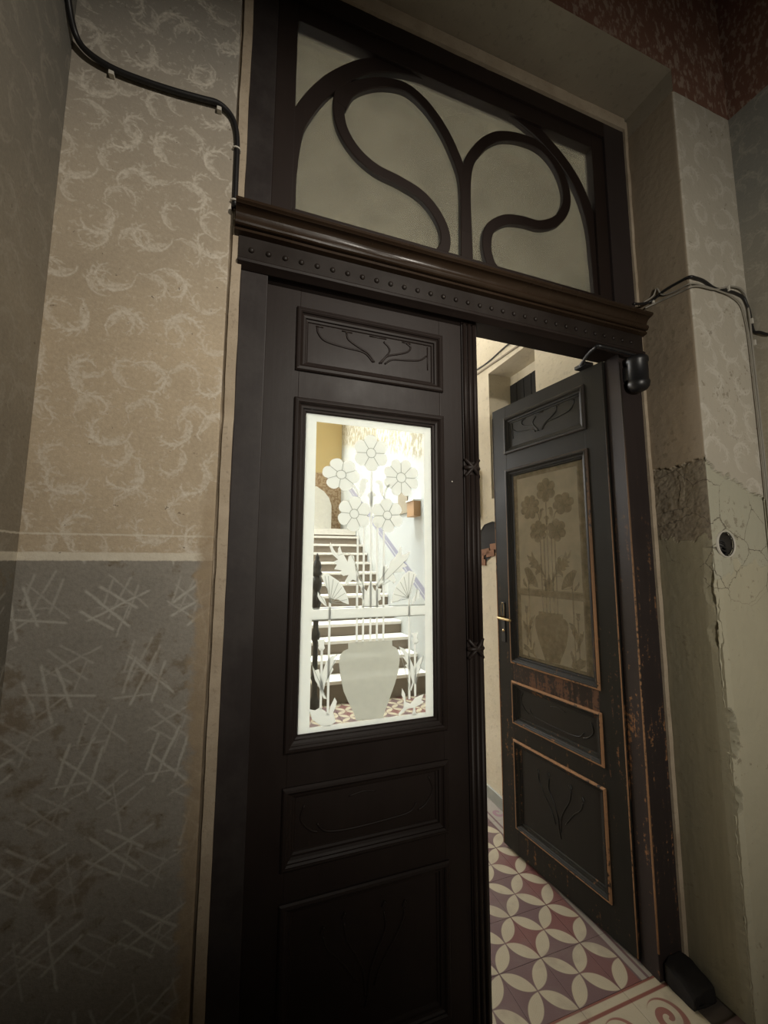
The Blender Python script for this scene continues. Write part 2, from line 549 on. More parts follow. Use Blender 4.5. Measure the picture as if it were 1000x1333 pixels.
m['glass'] = mk_glass('clear_old_glass', 0.02)
m['fanglass'] = mk_glass('hazed_fanlight_glass', 0.08, hazecol=(0.5, 0.46, 0.36))  # haze lightens the fanlight, brightness put into the glass colour
m['dirtyglass'] = mk_glass('dirty_glass', 0.55, hazecol=(0.46, 0.40, 0.29))
m['frost'] = mk_frost('etched_frost', (0.96, 0.97, 0.95), 0.08)
m['frostvase'] = mk_frost('etched_frost_thin', (0.74, 0.74, 0.69), 0.18)
m['frostdirty'] = mk_frost('etched_frost_dirty', (0.52, 0.46, 0.34), 0.74)
m['etchline'] = mk_frost('etched_line', (0.50, 0.51, 0.48), 0.1)
m['etchlinedirty'] = mk_frost('etched_line_dirty', (0.36, 0.32, 0.24), 0.75)


# ------------------------------------------------------------------ mesh helpers
def link(name, me, mat, parent=None, loc=(0, 0, 0)):
    o = bpy.data.objects.new(name, me)
    C.objects.link(o)
    if mat is not None and not me.materials:
        for k in (mat if isinstance(mat, list) else [mat]):
            me.materials.append(k)
    o.parent = parent
    o.location = loc
    return o


def fin(name, bm, mat, parent=None, base=(0, 0, 0), smooth=False, recalc=True):
    b = Vector(base)
    if b.length:
        bmesh.ops.translate(bm, verts=bm.verts, vec=-b)
    if recalc:
        bmesh.ops.recalc_face_normals(bm, faces=bm.faces)
    me = bpy.data.meshes.new(name)
    bm.to_mesh(me)
    bm.free()
    if smooth:
        for p in me.polygons:
            p.use_smooth = True
    return link(name, me, mat, parent)


def top(o, label, cat, kind=None, group=None):
    o['label'] = label
    o['category'] = cat
    if kind:
        o['kind'] = kind
    if group:
        o['group'] = group
    return o


def empty(name, loc, label, cat, kind=None, group=None, rz=0.0):
    o = bpy.data.objects.new(name, None)
    C.objects.link(o)
    o.empty_display_size = 0.1
    o.location = loc
    o.rotation_euler = (0, 0, rz)
    return top(o, label, cat, kind, group)


def box(bm, x0, x1, y0, y1, z0, z1, bev=0.0, mi=0):
    x0, x1 = min(x0, x1), max(x0, x1)
    vs = [bm.verts.new((x, y, z)) for x in (x0, x1) for y in (y0, y1) for z in (z0, z1)]
    fs = [bm.faces.new([vs[i] for i in f]) for f in
          ((0, 1, 3, 2), (4, 6, 7, 5), (0, 4, 5, 1), (2, 3, 7, 6), (0, 2, 6, 4), (1, 5, 7, 3))]
    for f in fs:
        f.material_index = mi
    if bev:
        es = list({e for f in fs for e in f.edges})
        bmesh.ops.bevel(bm, geom=es, offset=bev, segments=2, affect='EDGES', profile=0.7)
    return fs


def B(*a, **k):
    bm = bmesh.new()
    box(bm, *a, **k)
    return bm


def smooth_path(pts, sub=6):
    P = [Vector(p) for p in pts]
    if len(P) < 3:
        return P
    Q = [P[0] * 2 - P[1]] + P + [P[-1] * 2 - P[-2]]
    out = []
    for i in range(1, len(Q) - 2):
        a, b, c, d = Q[i - 1:i + 3]
        for k in range(sub):
            t = k / sub
            out.append(0.5 * ((2 * b) + (c - a) * t + (2 * a - 5 * b + 4 * c - d) * t * t + (3 * b - a - 3 * c + d) * t ** 3))
    out.append(P[-1])
    return out


def tube(bm, pts, r, seg=8, sub=6, caps=True):
    P = smooth_path(pts, sub)
    n = len(P)
    T = [(P[min(i + 1, n - 1)] - P[max(i - 1, 0)]).normalized() for i in range(n)]
    nv = T[0].orthogonal().normalized()
    rings = []
    for i in range(n):
        nv = (nv - T[i] * nv.dot(T[i])).normalized()
        bv = T[i].cross(nv)
        rr = r(i / (n - 1)) if callable(r) else r
        rings.append([bm.verts.new(P[i] + (nv * math.cos(a) + bv * math.sin(a)) * rr) for a in (2 * math.pi * k / seg for k in range(seg))])
    for i in range(n - 1):
        for k in range(seg):
            bm.faces.new((rings[i][k], rings[i][(k + 1) % seg], rings[i + 1][(k + 1) % seg], rings[i + 1][k]))
    if caps:
        bm.faces.new(rings[0])
        bm.faces.new(rings[-1])


def Tb(*a, **k):
    bm = bmesh.new()
    tube(bm, *a, **k)
    return bm


def ribbon(bm, pts, w, y0, y1, sub=6, bev=0.004):
    """a flat bar bent in the XZ plane: rectangular section with eased front edges"""
    P = smooth_path([(a, 0, b) for a, b in pts], sub)
    n = len(P)
    rings = []
    for i in range(n):
        t = (P[min(i + 1, n - 1)] - P[max(i - 1, 0)]).normalized()
        q = Vector((-t.z, 0, t.x))
        h = (w(i / (n - 1)) if callable(w) else w) / 2
        sec = ((-h, y1), (-h, y0 + bev), (-h + bev, y0), (h - bev, y0), (h, y0 + bev), (h, y1))
        rings.append([bm.verts.new(P[i] + q * d + Vector((0, y, 0))) for d, y in sec])
    for i in range(n - 1):
        for k in range(6):
            bm.faces.new((rings[i][k], rings[i][(k + 1) % 6], rings[i + 1][(k + 1) % 6], rings[i + 1][k]))
    bm.faces.new(rings[0])
    bm.faces.new(rings[-1])


def frame_sweep(bm, x0, x1, z0, z1, prof):
    """mitred moulding round a rectangle; prof = (inset, y)"""
    rows = []
    for d, y in prof:
        rows.append([bm.verts.new(v) for v in ((x0 + d, y, z0 + d), (x1 - d, y, z0 + d), (x1 - d, y, z1 - d), (x0 + d, y, z1 - d))])
    for a, b in zip(rows, rows[1:]):
        for k in range(4):
            bm.faces.new((a[k], a[(k + 1) % 4], b[(k + 1) % 4], b[k]))


def lathe(bm, prof, cx, cy, seg=16):
    rings = [[bm.verts.new((cx + r * math.cos(2 * math.pi * k / seg), cy + r * math.sin(2 * math.pi * k / seg), z)) for k in range(seg)] for r, z in prof]
    for a, b in zip(rings, rings[1:]):
        for k in range(seg):
            bm.faces.new((a[k], a[(k + 1) % seg], b[(k + 1) % seg], b[k]))
    bm.faces.new(rings[0])
    bm.faces.new(rings[-1])


def poly(bm, pts, y0, y1):
    """thin flat plate from an outline in XZ"""
    f = [bm.verts.new((a, y0, b)) for a, b in pts]
    g = [bm.verts.new((a, y1, b)) for a, b in pts]
    bm.faces.new(f)
    bm.faces.new(g[::-1])
    n = len(pts)
    for i in range(n):
        bm.faces.new((f[i], f[(i + 1) % n], g[(i + 1) % n], g[i]))


# ------------------------------------------------------------------ the room shell
ST = 'structure'
bm = bmesh.new()
box(bm, -1.7, -0.54, 0.10, 0.34, 0, 4.4, mi=1)
box(bm, -0.54, -0.077, -0.02, 0.34, 0, 3.8, 0.006)
box(bm, -0.0775, -0.042, 0.004, 0.34, 0, 3.8, mi=1)
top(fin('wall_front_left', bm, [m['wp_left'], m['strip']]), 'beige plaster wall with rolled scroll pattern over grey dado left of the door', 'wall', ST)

bm = bmesh.new()
box(bm, -0.62, -0.535, -3.5, 0.05, 0, 4.4)
top(fin('wall_left', bm, m['wp_side']), 'dim patterned plaster side wall at the left edge', 'wall', ST)

bm = bmesh.new()
box(bm, 2.1, 2.2, -3.5, 0.0, 0, 3.69)
box(bm, 2.1, 2.2, -3.5, 0.0, 3.69, 4.4, mi=1)
top(fin('wall_right', bm, [m['wp_right'], m['red']]), 'dim patterned plaster side wall at the right edge, red brown above', 'wall', ST)

bm = bmesh.new()
for f in box(bm, -0.535, 1.73, -0.235, 0.34, 3.80, 4.4):
    f.material_index = 1
box(bm, 1.73, 2.1, -0.2351, 0.34, 3.692, 4.4, mi=2)
bm.faces.ensure_lookup_table()
for f in bm.faces:
    f.normal_update()
    if f.normal.z < -0.9 and f.calc_center_median().x < 1.7:
        f.material_index = 0
    if f.calc_center_median().y > 0.3:
        f.material_index = 0
    if f.material_index == 2:
        f.material_index = 0 if f.normal.x < -0.9 else 1
top(fin('wall_front_upper', bm, [m['soffit'], m['red']]), 'red brown upper wall over the door with plain grey plaster soffit', 'wall', ST)

top(fin('wall_back', B(-0.62, 2.2, -3.6, -3.5, 0, 4.4), m['soffit']), 'plain plaster wall closing the landing behind the viewer', 'wall', ST)
top(fin('ceiling', B(-0.62, 2.2, -3.6, -0.2, 4.4, 4.5), m['ceil']), 'dark red brown ceiling of the landing in front of the door', 'ceiling', ST)

# right jamb corner: a dense skin of layered, broken plaster
def corner_wall():
    path = []
    for i in range(49):
        path.append((1.73, 0.005 - 0.228 * i / 48, -1.0, 0.0))
    for k in range(1, 6):
        a = math.pi * k / 12
        path.append((1.742 - 0.012 * math.cos(a), -0.223 - 0.012 * math.sin(a), -math.cos(a), -math.sin(a)))
    for i in range(74):
        path.append((1.742 + 0.36 * i / 73, -0.235, 0.0, -1.0))
    Z = [0.0]
    while Z[-1] < 3.69:
        Z.append(min(3.6925, Z[-1] + (0.0052 if Z[-1] < 2.1 else 0.03)))
    verts, cols = [], []
    N = lambda x, y, z: noise.noise(Vector((x, y, z)))
    for z in Z:
        for j, (x, y, nx, ny) in enumerate(path):
            s = (x - 1.73) - (y + 0.235)          # 0 at the corner; grows both ways along the skin
            front = 1.0 if (ny < -0.5) else 0.0
            f1 = N(x * 9 + 3, y * 9, z * 9)
            f2 = N(x * 38, y * 38 + 7, z * 38)
            f3 = N(x * 110, y * 110, z * 110)
            if front:
                zb = 2.0 - 0.39 * (x - 1.73) + 0.020 * f1 + 0.018 * f2
                zl = 1.60 - 0.10 * (x - 1.9) + 0.05 * f1 + 0.02 * f2 - (0.07 if x < 1.85 else 0)
            else:
                zb = 2.012 + 0.012 * f1 + 0.012 * f2
                zl = 1.5
            up = 1.0 if z > zb else 0.0
            low = 1.0 if z < zl else 0.0
            rough = 1.0 if (not front and not up and z > 1.705 + 0.03 * f1 + 0.03 * f2) else 0.0
            d = 0.0
            if not up:
                d -= 0.006
                if zb - z < 0.010:
                    d -= 0.006 * max(0.0, 0.4 + 2 * f2)
            if front and low:
                d -= 0.0025 - 0.002 * f1
            d += 0.0008 * f2
            if rough:
                d += 0.004 * f1 + 0.0065 * f2 * max(0.25, f1 + 0.35) + 0.0018 * f3 - 0.001
            # broken arris
            c = max(0.0, 1 - abs(s) / 0.045)
            if z < 1.66 and c > 0:
                d -= c * (0.010 + 0.022 * max(0, N(3.1, 5.7, z * 6)) + 0.012 * max(0, f2))
            for zc, hc, dep, sc in ((0.955, 0.075, 0.045, 0.03), (0.73, 0.05, 0.032, 0.02), (1.03, 0.03, 0.028, 0.015), (1.33, 0.05, 0.012, -0.02), (1.5, 0.08, 0.010, -0.02)):
                q = 1 - ((z - zc) / hc) ** 2 - ((s - sc) / 0.032) ** 2 + 0.45 * f2
                if q > 0:
                    d -= dep * min(1.0, q * 2.2)
            # a run of filler and a crack on the reveal
            if not front and abs(y + 0.125 + 0.004 * math.sin(z * 40)) < 0.009 and 1.86 < z < 1.97:
                d += 0.0025
            verts.append((x + nx * d, y + ny * d, z))
            cols.append((up, rough, low, front))
    w = len(path)
    faces = []
    for i in range(len(Z) - 1):
        zc = (Z[i] + Z[i + 1]) / 2
        for j in range(w - 1):
            xc = (path[j][0] + path[j + 1][0]) / 2
            if path[j][3] == -1.0 and (xc - 1.806) ** 2 + (zc - 1.675) ** 2 < 0.047 ** 2:
                continue
            faces.append((i * w + j, i * w + j + 1, (i + 1) * w + j + 1, (i + 1) * w + j))
    me = bpy.data.meshes.new('wall_front_right')
    me.from_pydata(verts, [], faces)
    at = me.color_attributes.new('coat', 'FLOAT_COLOR', 'POINT')
    at.data.foreach_set('color', [c for q in cols for c in q])
    me.update()
    return link('wall_front_right', me, m['corner'])


cw = top(corner_wall(), 'broken layered plaster jamb corner right of the open door leaf', 'wall', ST)
bm = bmesh.new()
box(bm, 1.80, 2.10, -0.13, 0.34, 0, 3.69)
fin('wall_core', bm, m['soffit'], cw)
bm = bmesh.new()
box(bm, 1.7355, 1.82, -0.0, 0.34, 0, 3.8)
fin('wall_core', bm, m['soffit'], cw)

# plaster beads round the frame
for nm, bb, lab in (('trim_1', (-0.069, -0.040, -0.016, 0.05, 0, 3.785), 'narrow plaster bead left of the dark door frame'),
                    ('trim_2', (1.7125, 1.7345, -0.010, 0.05, 0.05, 3.785), 'narrow worn plaster bead right of the dark door frame'),
                    ('trim_3', (-0.040, 1.7125, -0.012, 0.05, 3.738, 3.799), 'narrow chipped plaster bead above the fanlight')):
    bm = bmesh.new()
    box(bm, *bb)
    es = [e for e in bm.edges if abs((e.verts[0].co - e.verts[1].co).length) > 1]
    bmesh.ops.subdivide_edges(bm, edges=es, cuts=90)
    for v in bm.verts:
        if v.co.y < 0.0:
            q = noise.noise(v.co * 6) * 0.004 + noise.noise(v.co * 30) * 0.002
            v.co.y += q
            if nm == 'trim_3':
                v.co.z += q * 1.5
            else:
                v.co.x += q * 0.6
    top(fin(nm, bm, m['strip']), lab, 'trim', ST)

# ------------------------------------------------------------------ hall beyond the door
bm = bmesh.new()
NY0, NY1, NZ0, NZ1 = 0.647, 1.143, 2.04, 2.975
box(bm, 1.67, 1.95, 0.10, NY0, 0, 4.4)
box(bm, 1.67, 1.95, NY1, 1.75, 0, 4.4)
box(bm, 1.67, 1.95, NY0, NY1, 0, NZ0)
box(bm, 1.67, 1.95, NY0, NY1, NZ1, 4.4)
box(bm, 1.86, 1.95, NY0, NY1, NZ0, NZ1)
hw = top(fin('wall_hall_right', bm, m['hallwall']), 'cream plaster wall of the hall with recessed niche behind the open leaf', 'wall', ST)
# broken plaster patch with bricks showing
bm = bmesh.new()
pts = []
for k in range(22):
    a = 2 * math.pi * k / 22
    rr = 1 + 0.25 * noise.noise(Vector((math.cos(a) * 2, math.sin(a) * 2, 3)))
    pts.append((1.21 + 0.16 * rr * math.cos(a), 1.735 + 0.115 * rr * math.sin(a) - 0.35 * 0.16 * rr * math.cos(a)))
f = [bm.verts.new((1.668, a, b)) for a, b in pts]
g = [bm.verts.new((1.664, 1.21 + (a - 1.21) * 1.12, 1.735 + (b - 1.735) * 1.12)) for a, b in pts]
bm.faces.new(f)
for i in range(22):
    bm.faces.new((f[i], f[(i + 1) % 22], g[(i + 1) % 22], g[i]))
fin('broken_plaster', bm, m['dark'], hw)
bm = B(-0.004, 0.004, -0.05, 0.05, -0.022, 0.022, bev=0.003)
bme = bpy.data.meshes.new('brick')
bm.to_mesh(bme)
bm.free()
for by, bz in ((1.12, 1.70), (1.23, 1.665), (1.30, 1.635), (1.17, 1.652), (1.28, 1.59)):
    o = link('brick', bme, m['brick'], hw, (1.665, by, bz))
    o.rotation_euler = (R(random.uniform(-8, 8)), 0, 0)
top(fin('baseboard_hall', B(1.655, 1.67, 0.14, 1.75, 0, 0.075, bev=0.003), m['greybase']), 'low grey skirting along the cream hall wall', 'skirting', ST)
top(fin('wall_stair_right', B(2.19, 2.3, 1.6, 8.2, 0, 6.0), m['stairwall']), 'whitewashed stair wall with violet stripe seen through the etched glass', 'wall', ST)
top(fin('wall_hall_step', B(1.67, 2.3, 1.72, 1.78, 0, 4.4), m['hallwall']), 'short return of the cream hall wall before the stairs', 'wall', ST)
top(fin('wall_landing', B(-1.1, 2.3, 8.07, 8.2, 0, 6.0), m['landing']), 'ochre end wall of the stair landing with brown patterned lower part', 'wall', ST)
top(fin('wall_hall_left', B(-1.1, -1.0, 0.1, 8.2, 0, 6.0), m['hallwall']), 'cream left wall of the hall beyond the door', 'wall', ST)
bm = bmesh.new()
box(bm, -1.1, 2.3, 0.30, 3.3, 4.4, 4.5)
box(bm, -1.1, 2.3, 3.2, 3.3, 4.4, 6.0)
box(bm, -1.1, 2.3, 3.2, 8.2, 6.0, 6.1)
top(fin('ceiling_hall', bm, m['hallceil']), 'cream ceiling of the hall seen through the fanlight', 'ceiling', ST)

# floors with their cement tiles
def tile_mesh(w, d, mat, name):
    bm = B(-w / 2 + 0.0006, w / 2 - 0.0006, -d / 2 + 0.0006, d / 2 - 0.0006, -0.012, 0, bev=0.0008)
    me = bpy.data.meshes.new(name)
    bm.to_mesh(me)
    bm.free()
    me.materials.append(mat)
    return me


bm = bmesh.new()
box(bm, -0.62, 2.2, -3.6, -0.17, -0.1, 0.0)
box(bm, -0.62, 0.6209, -0.17, 0.03, -0.1, 0.0)
box(bm, 0.6209, 2.2, -0.17, 0.03, -0.1, -0.011, mi=1)
fl1 = top(fin('floor', bm, [m['tile'], m['grout']]), 'cement tile floor of the landing before the door', 'floor', ST)
tf = tile_mesh(0.2, 0.2, m['tile_front'], 'tile')
for k in range(5):
    link('tile', tf, None, fl1, (0.7209 + 0.2 * k, -0.07, 0))
bm = bmesh.new()
box(bm, -1.1, 0.6209, 0.03, 3.36, -0.1, 0.0)
box(bm, 0.6209, 2.2, 0.03, 3.36, -0.1, -0.011, mi=1)
box(bm, -1.1, 0.80, 3.36, 8.2, -0.1, 0.0)
fl2 = top(fin('floor_hall', bm, [m['tile'], m['grout']]), 'patterned cement tile floor with interlocking cream petals in the hall', 'floor', ST)
t0 = tile_mesh(0.2, 0.2, m['tile'], 'tile')
t1 = tile_mesh(0.1, 0.2, m['tile'], 'tile')
t2 = tile_mesh(0.149, 0.2, m['tile_side'], 'tile')
for j in range(17):
    y = 0.13 + 0.2 * j
    for i in range(8):
        if i < 4 or (j >= 9):
            link('tile', t0, None, fl2, (0.7209 + 0.2 * i, y, 0))
    if j < 9:
        link('tile', t1, None, fl2, (1.4709, y, 0))
        link('tile', t2, None, fl2, (1.5954, y, 0))

# ------------------------------------------------------------------ door frame
D = empty('door_1', (0.84, 0, 0), 'tall dark brown double door frame with studded cornice across it', 'door frame', ST)
db = (0.84, 0, 0)
fin('jamb', B(-0.040, 0.045, 0.0, 0.10, 0, 3.738, bev=0.003), m['jambwood'], D, db)
bm = B(1.585, 1.7125, 0.0, 0.078, 0, 3.738, bev=0.003)
jr = fin('jamb', bm, m['rjamb'], D, db)
bm = bmesh.new()
tube(bm, [(1.5862, -0.0005, z) for z in (0.1, 0.6, 1.2, 1.8, 2.5)], 0.004, 6, 2)
fin('worn_arris', bm, m['redge'], jr, db, smooth=True)
fin('head_board', B(0.045, 1.585, 0.0, 0.10, 3.66, 3.738, bev=0.003), m['winwood'], D, db)
fin('transom_bar', B(0.045, 1.585, -0.0, 0.10, 2.545, 2.80, bev=0.002), m['wood'], D, db)
# cornice: profile swept along X
def sweep_x(prof, x0, x1, seg=1, wob=0.0):
    bm = bmesh.new()
    rows = []
    for i in range(seg + 1):
        x = x0 + (x1 - x0) * i / seg
        rows.append([bm.verts.new((x, y + wob * noise.noise(Vector((x * 7, y * 40, z * 40))), z)) for y, z in prof])
    n = len(prof)
    for a, b in zip(rows, rows[1:]):
        for k in range(n):
            bm.faces.new((a[k], a[(k + 1) % n], b[(k + 1) % n], b[k]))
    bm.faces.new(rows[0])
    bm.faces.new(rows[-1])
    return bm


prof = [(0.0, 2.735), (-0.070, 2.735), (-0.074, 2.731), (-0.074, 2.722), (-0.068, 2.718)]
for k in range(9):
    a = R(90) * k / 8
    prof.append((-0.066 + 0.034 * math.sin(a) * 0.8, 2.716 - 0.026 * (1 - math.cos(a)) - 0.0))
for k in range(1, 8):
    a = R(200) * k / 8 - R(60)
    prof.append((-0.036 - 0.013 * math.cos(a), 2.676 - 0.013 * math.sin(a)))
prof += [(-0.032, 2.660), (-0.038, 2.656), (-0.038, 2.648), (-0.022, 2.644), (0.0, 2.644)]
co = fin('cornice', sweep_x(prof, -0.062, 1.725, 60, 0.0015), m['cornice'], D, db)
fin('frieze_board', sweep_x([(0.0, 2.646), (-0.020, 2.646), (-0.020, 2.565), (0.0, 2.565)], -0.050, 1.715, 40, 0.001), m['friezewood'], D, db)
fin('frieze_bead', sweep_x([(0.0, 2.566), (-0.026, 2.566), (-0.031, 2.560), (-0.028, 2.553), (-0.018, 2.548), (-0.004, 2.540), (0.0, 2.540)], -0.050, 1.715, 40, 0.0012), m['wood'], D, db)
bm = bmesh.new()
bmesh.ops.create_uvsphere(bm, u_segments=12, v_segments=8, radius=0.0095)
for v in bm.verts:
    v.co.y *= 0.75
sme = bpy.data.meshes.new('stud')
bm.to_mesh(sme)
bm.free()
for p in sme.polygons:
    p.use_smooth = True
for k in range(32):
    link('stud', sme, m['friezewood'], D, (-0.010 + 0.0533 * k - db[0], -0.0205, 2.600))
# plinth at the foot of the right jamb, rubbed round
bm = B(1.60, 1.724, -0.115, 0.0, 0.0, 0.08, bev=0.02)
bmesh.ops.subdivide_edges(bm, edges=bm.edges[:], cuts=4, use_grid_fill=True)
for v in bm.verts:
    if v.co.z > 0.01:
        v.co += Vector((0.4, 1, 0.8)) * 0.012 * noise.noise(v.co * 22)
        v.co.z += 0.35 * v.co.y
        v.co.z = max(0.002, v.co.z)
fin('plinth_block', bm, m['soot'], D, db, smooth=True)
fin('plinth_block', B(-0.045, 0.045, -0.025, 0.0, 0.0, 0.12, bev=0.006), m['wood'], D, db)

# ------------------------------------------------------------------ fanlight
Wn = empty('window_1', (0.84, 0.02, 2.80), 'wide fanlight above the door with looping dark wooden tracery', 'window', ST)
wb = (0.84, 0.02, 2.80)
fin('stile', B(0.045, 0.116, 0.012, 0.06, 2.80, 3.66, bev=0.003), m['winwood'], Wn, wb)
fin('stile', B(1.514, 1.585, 0.012, 0.06, 2.80, 3.66, bev=0.003), m['winwood'], Wn, wb)
fin('rail', B(0.116, 1.514, 0.012, 0.06, 3.586, 3.66, bev=0.003), m['winwood'], Wn, wb)
fin('rail', B(0.116, 1.514, 0.012, 0.06, 2.80, 2.822, bev=0.003), m['winwood'], Wn, wb)
ARCH = [(0.098, 2.83), (0.1, 2.984), (0.117, 3.143), (0.15, 3.24), (0.21, 3.35), (0.281, 3.442), (0.381, 3.533), (0.505, 3.590), (0.657, 3.622), (0.797, 3.635), (0.92, 3.635), (1.034, 3.622), (1.147, 3.590), (1.262, 3.531), (1.38, 3.435), (1.461, 3.314), (1.503, 3.172), (1.516, 3.002), (1.522, 2.82)]
LOOP = [(0.82, 2.812), (0.82, 3.007), (0.814, 3.18), (0.77, 3.303), (0.713, 3.399), (0.636, 3.477), (0.551, 3.514), (0.46, 3.497), (0.382, 3.455), (0.318, 3.395), (0.285, 3.32)]
SCUR = [(0.305, 3.455), (0.285, 3.385), (0.277, 3.297), (0.297, 3.215), (0.351, 3.145), (0.428, 3.101), (0.524, 3.083), (0.614, 3.055), (0.679, 3.001), (0.719, 2.929), (0.72, 2.860), (0.690, 2.812)]
RCUR = [(0.822, 2.95), (0.822, 3.10), (0.826, 3.20), (0.841, 3.279), (0.873, 3.341), (0.928, 3.413), (1.005, 3.471), (1.119, 3.502), (1.224, 3.495), (1.306, 3.437), (1.354, 3.344), (1.356, 3.247), (1.302, 3.155), (1.204, 3.098), (1.102, 3.089), (1.013, 3.066), (0.937, 3.003), (0.917, 2.92), (0.932, 2.847), (0.962, 2.810)]
for nm, pts, w, y0 in (('arch_bar', ARCH, 0.062, 0.013), ('tracery_bar', LOOP, lambda t: 0.046 + 0.012 * max(0, 1 - t * 4), 0.015), ('tracery_bar', SCUR, 0.046, 0.0155), ('tracery_bar', RCUR, 0.046, 0.0145)):
    bm = bmesh.new()
    ribbon(bm, pts, w, y0 + 0.012, 0.0465, bev=0.003)
    fin(nm, bm, m['winwood'], Wn, wb)
fin('pane', B(0.10, 1.53, 0.047, 0.050, 2.805, 3.60), m['fanglass'], Wn, wb)

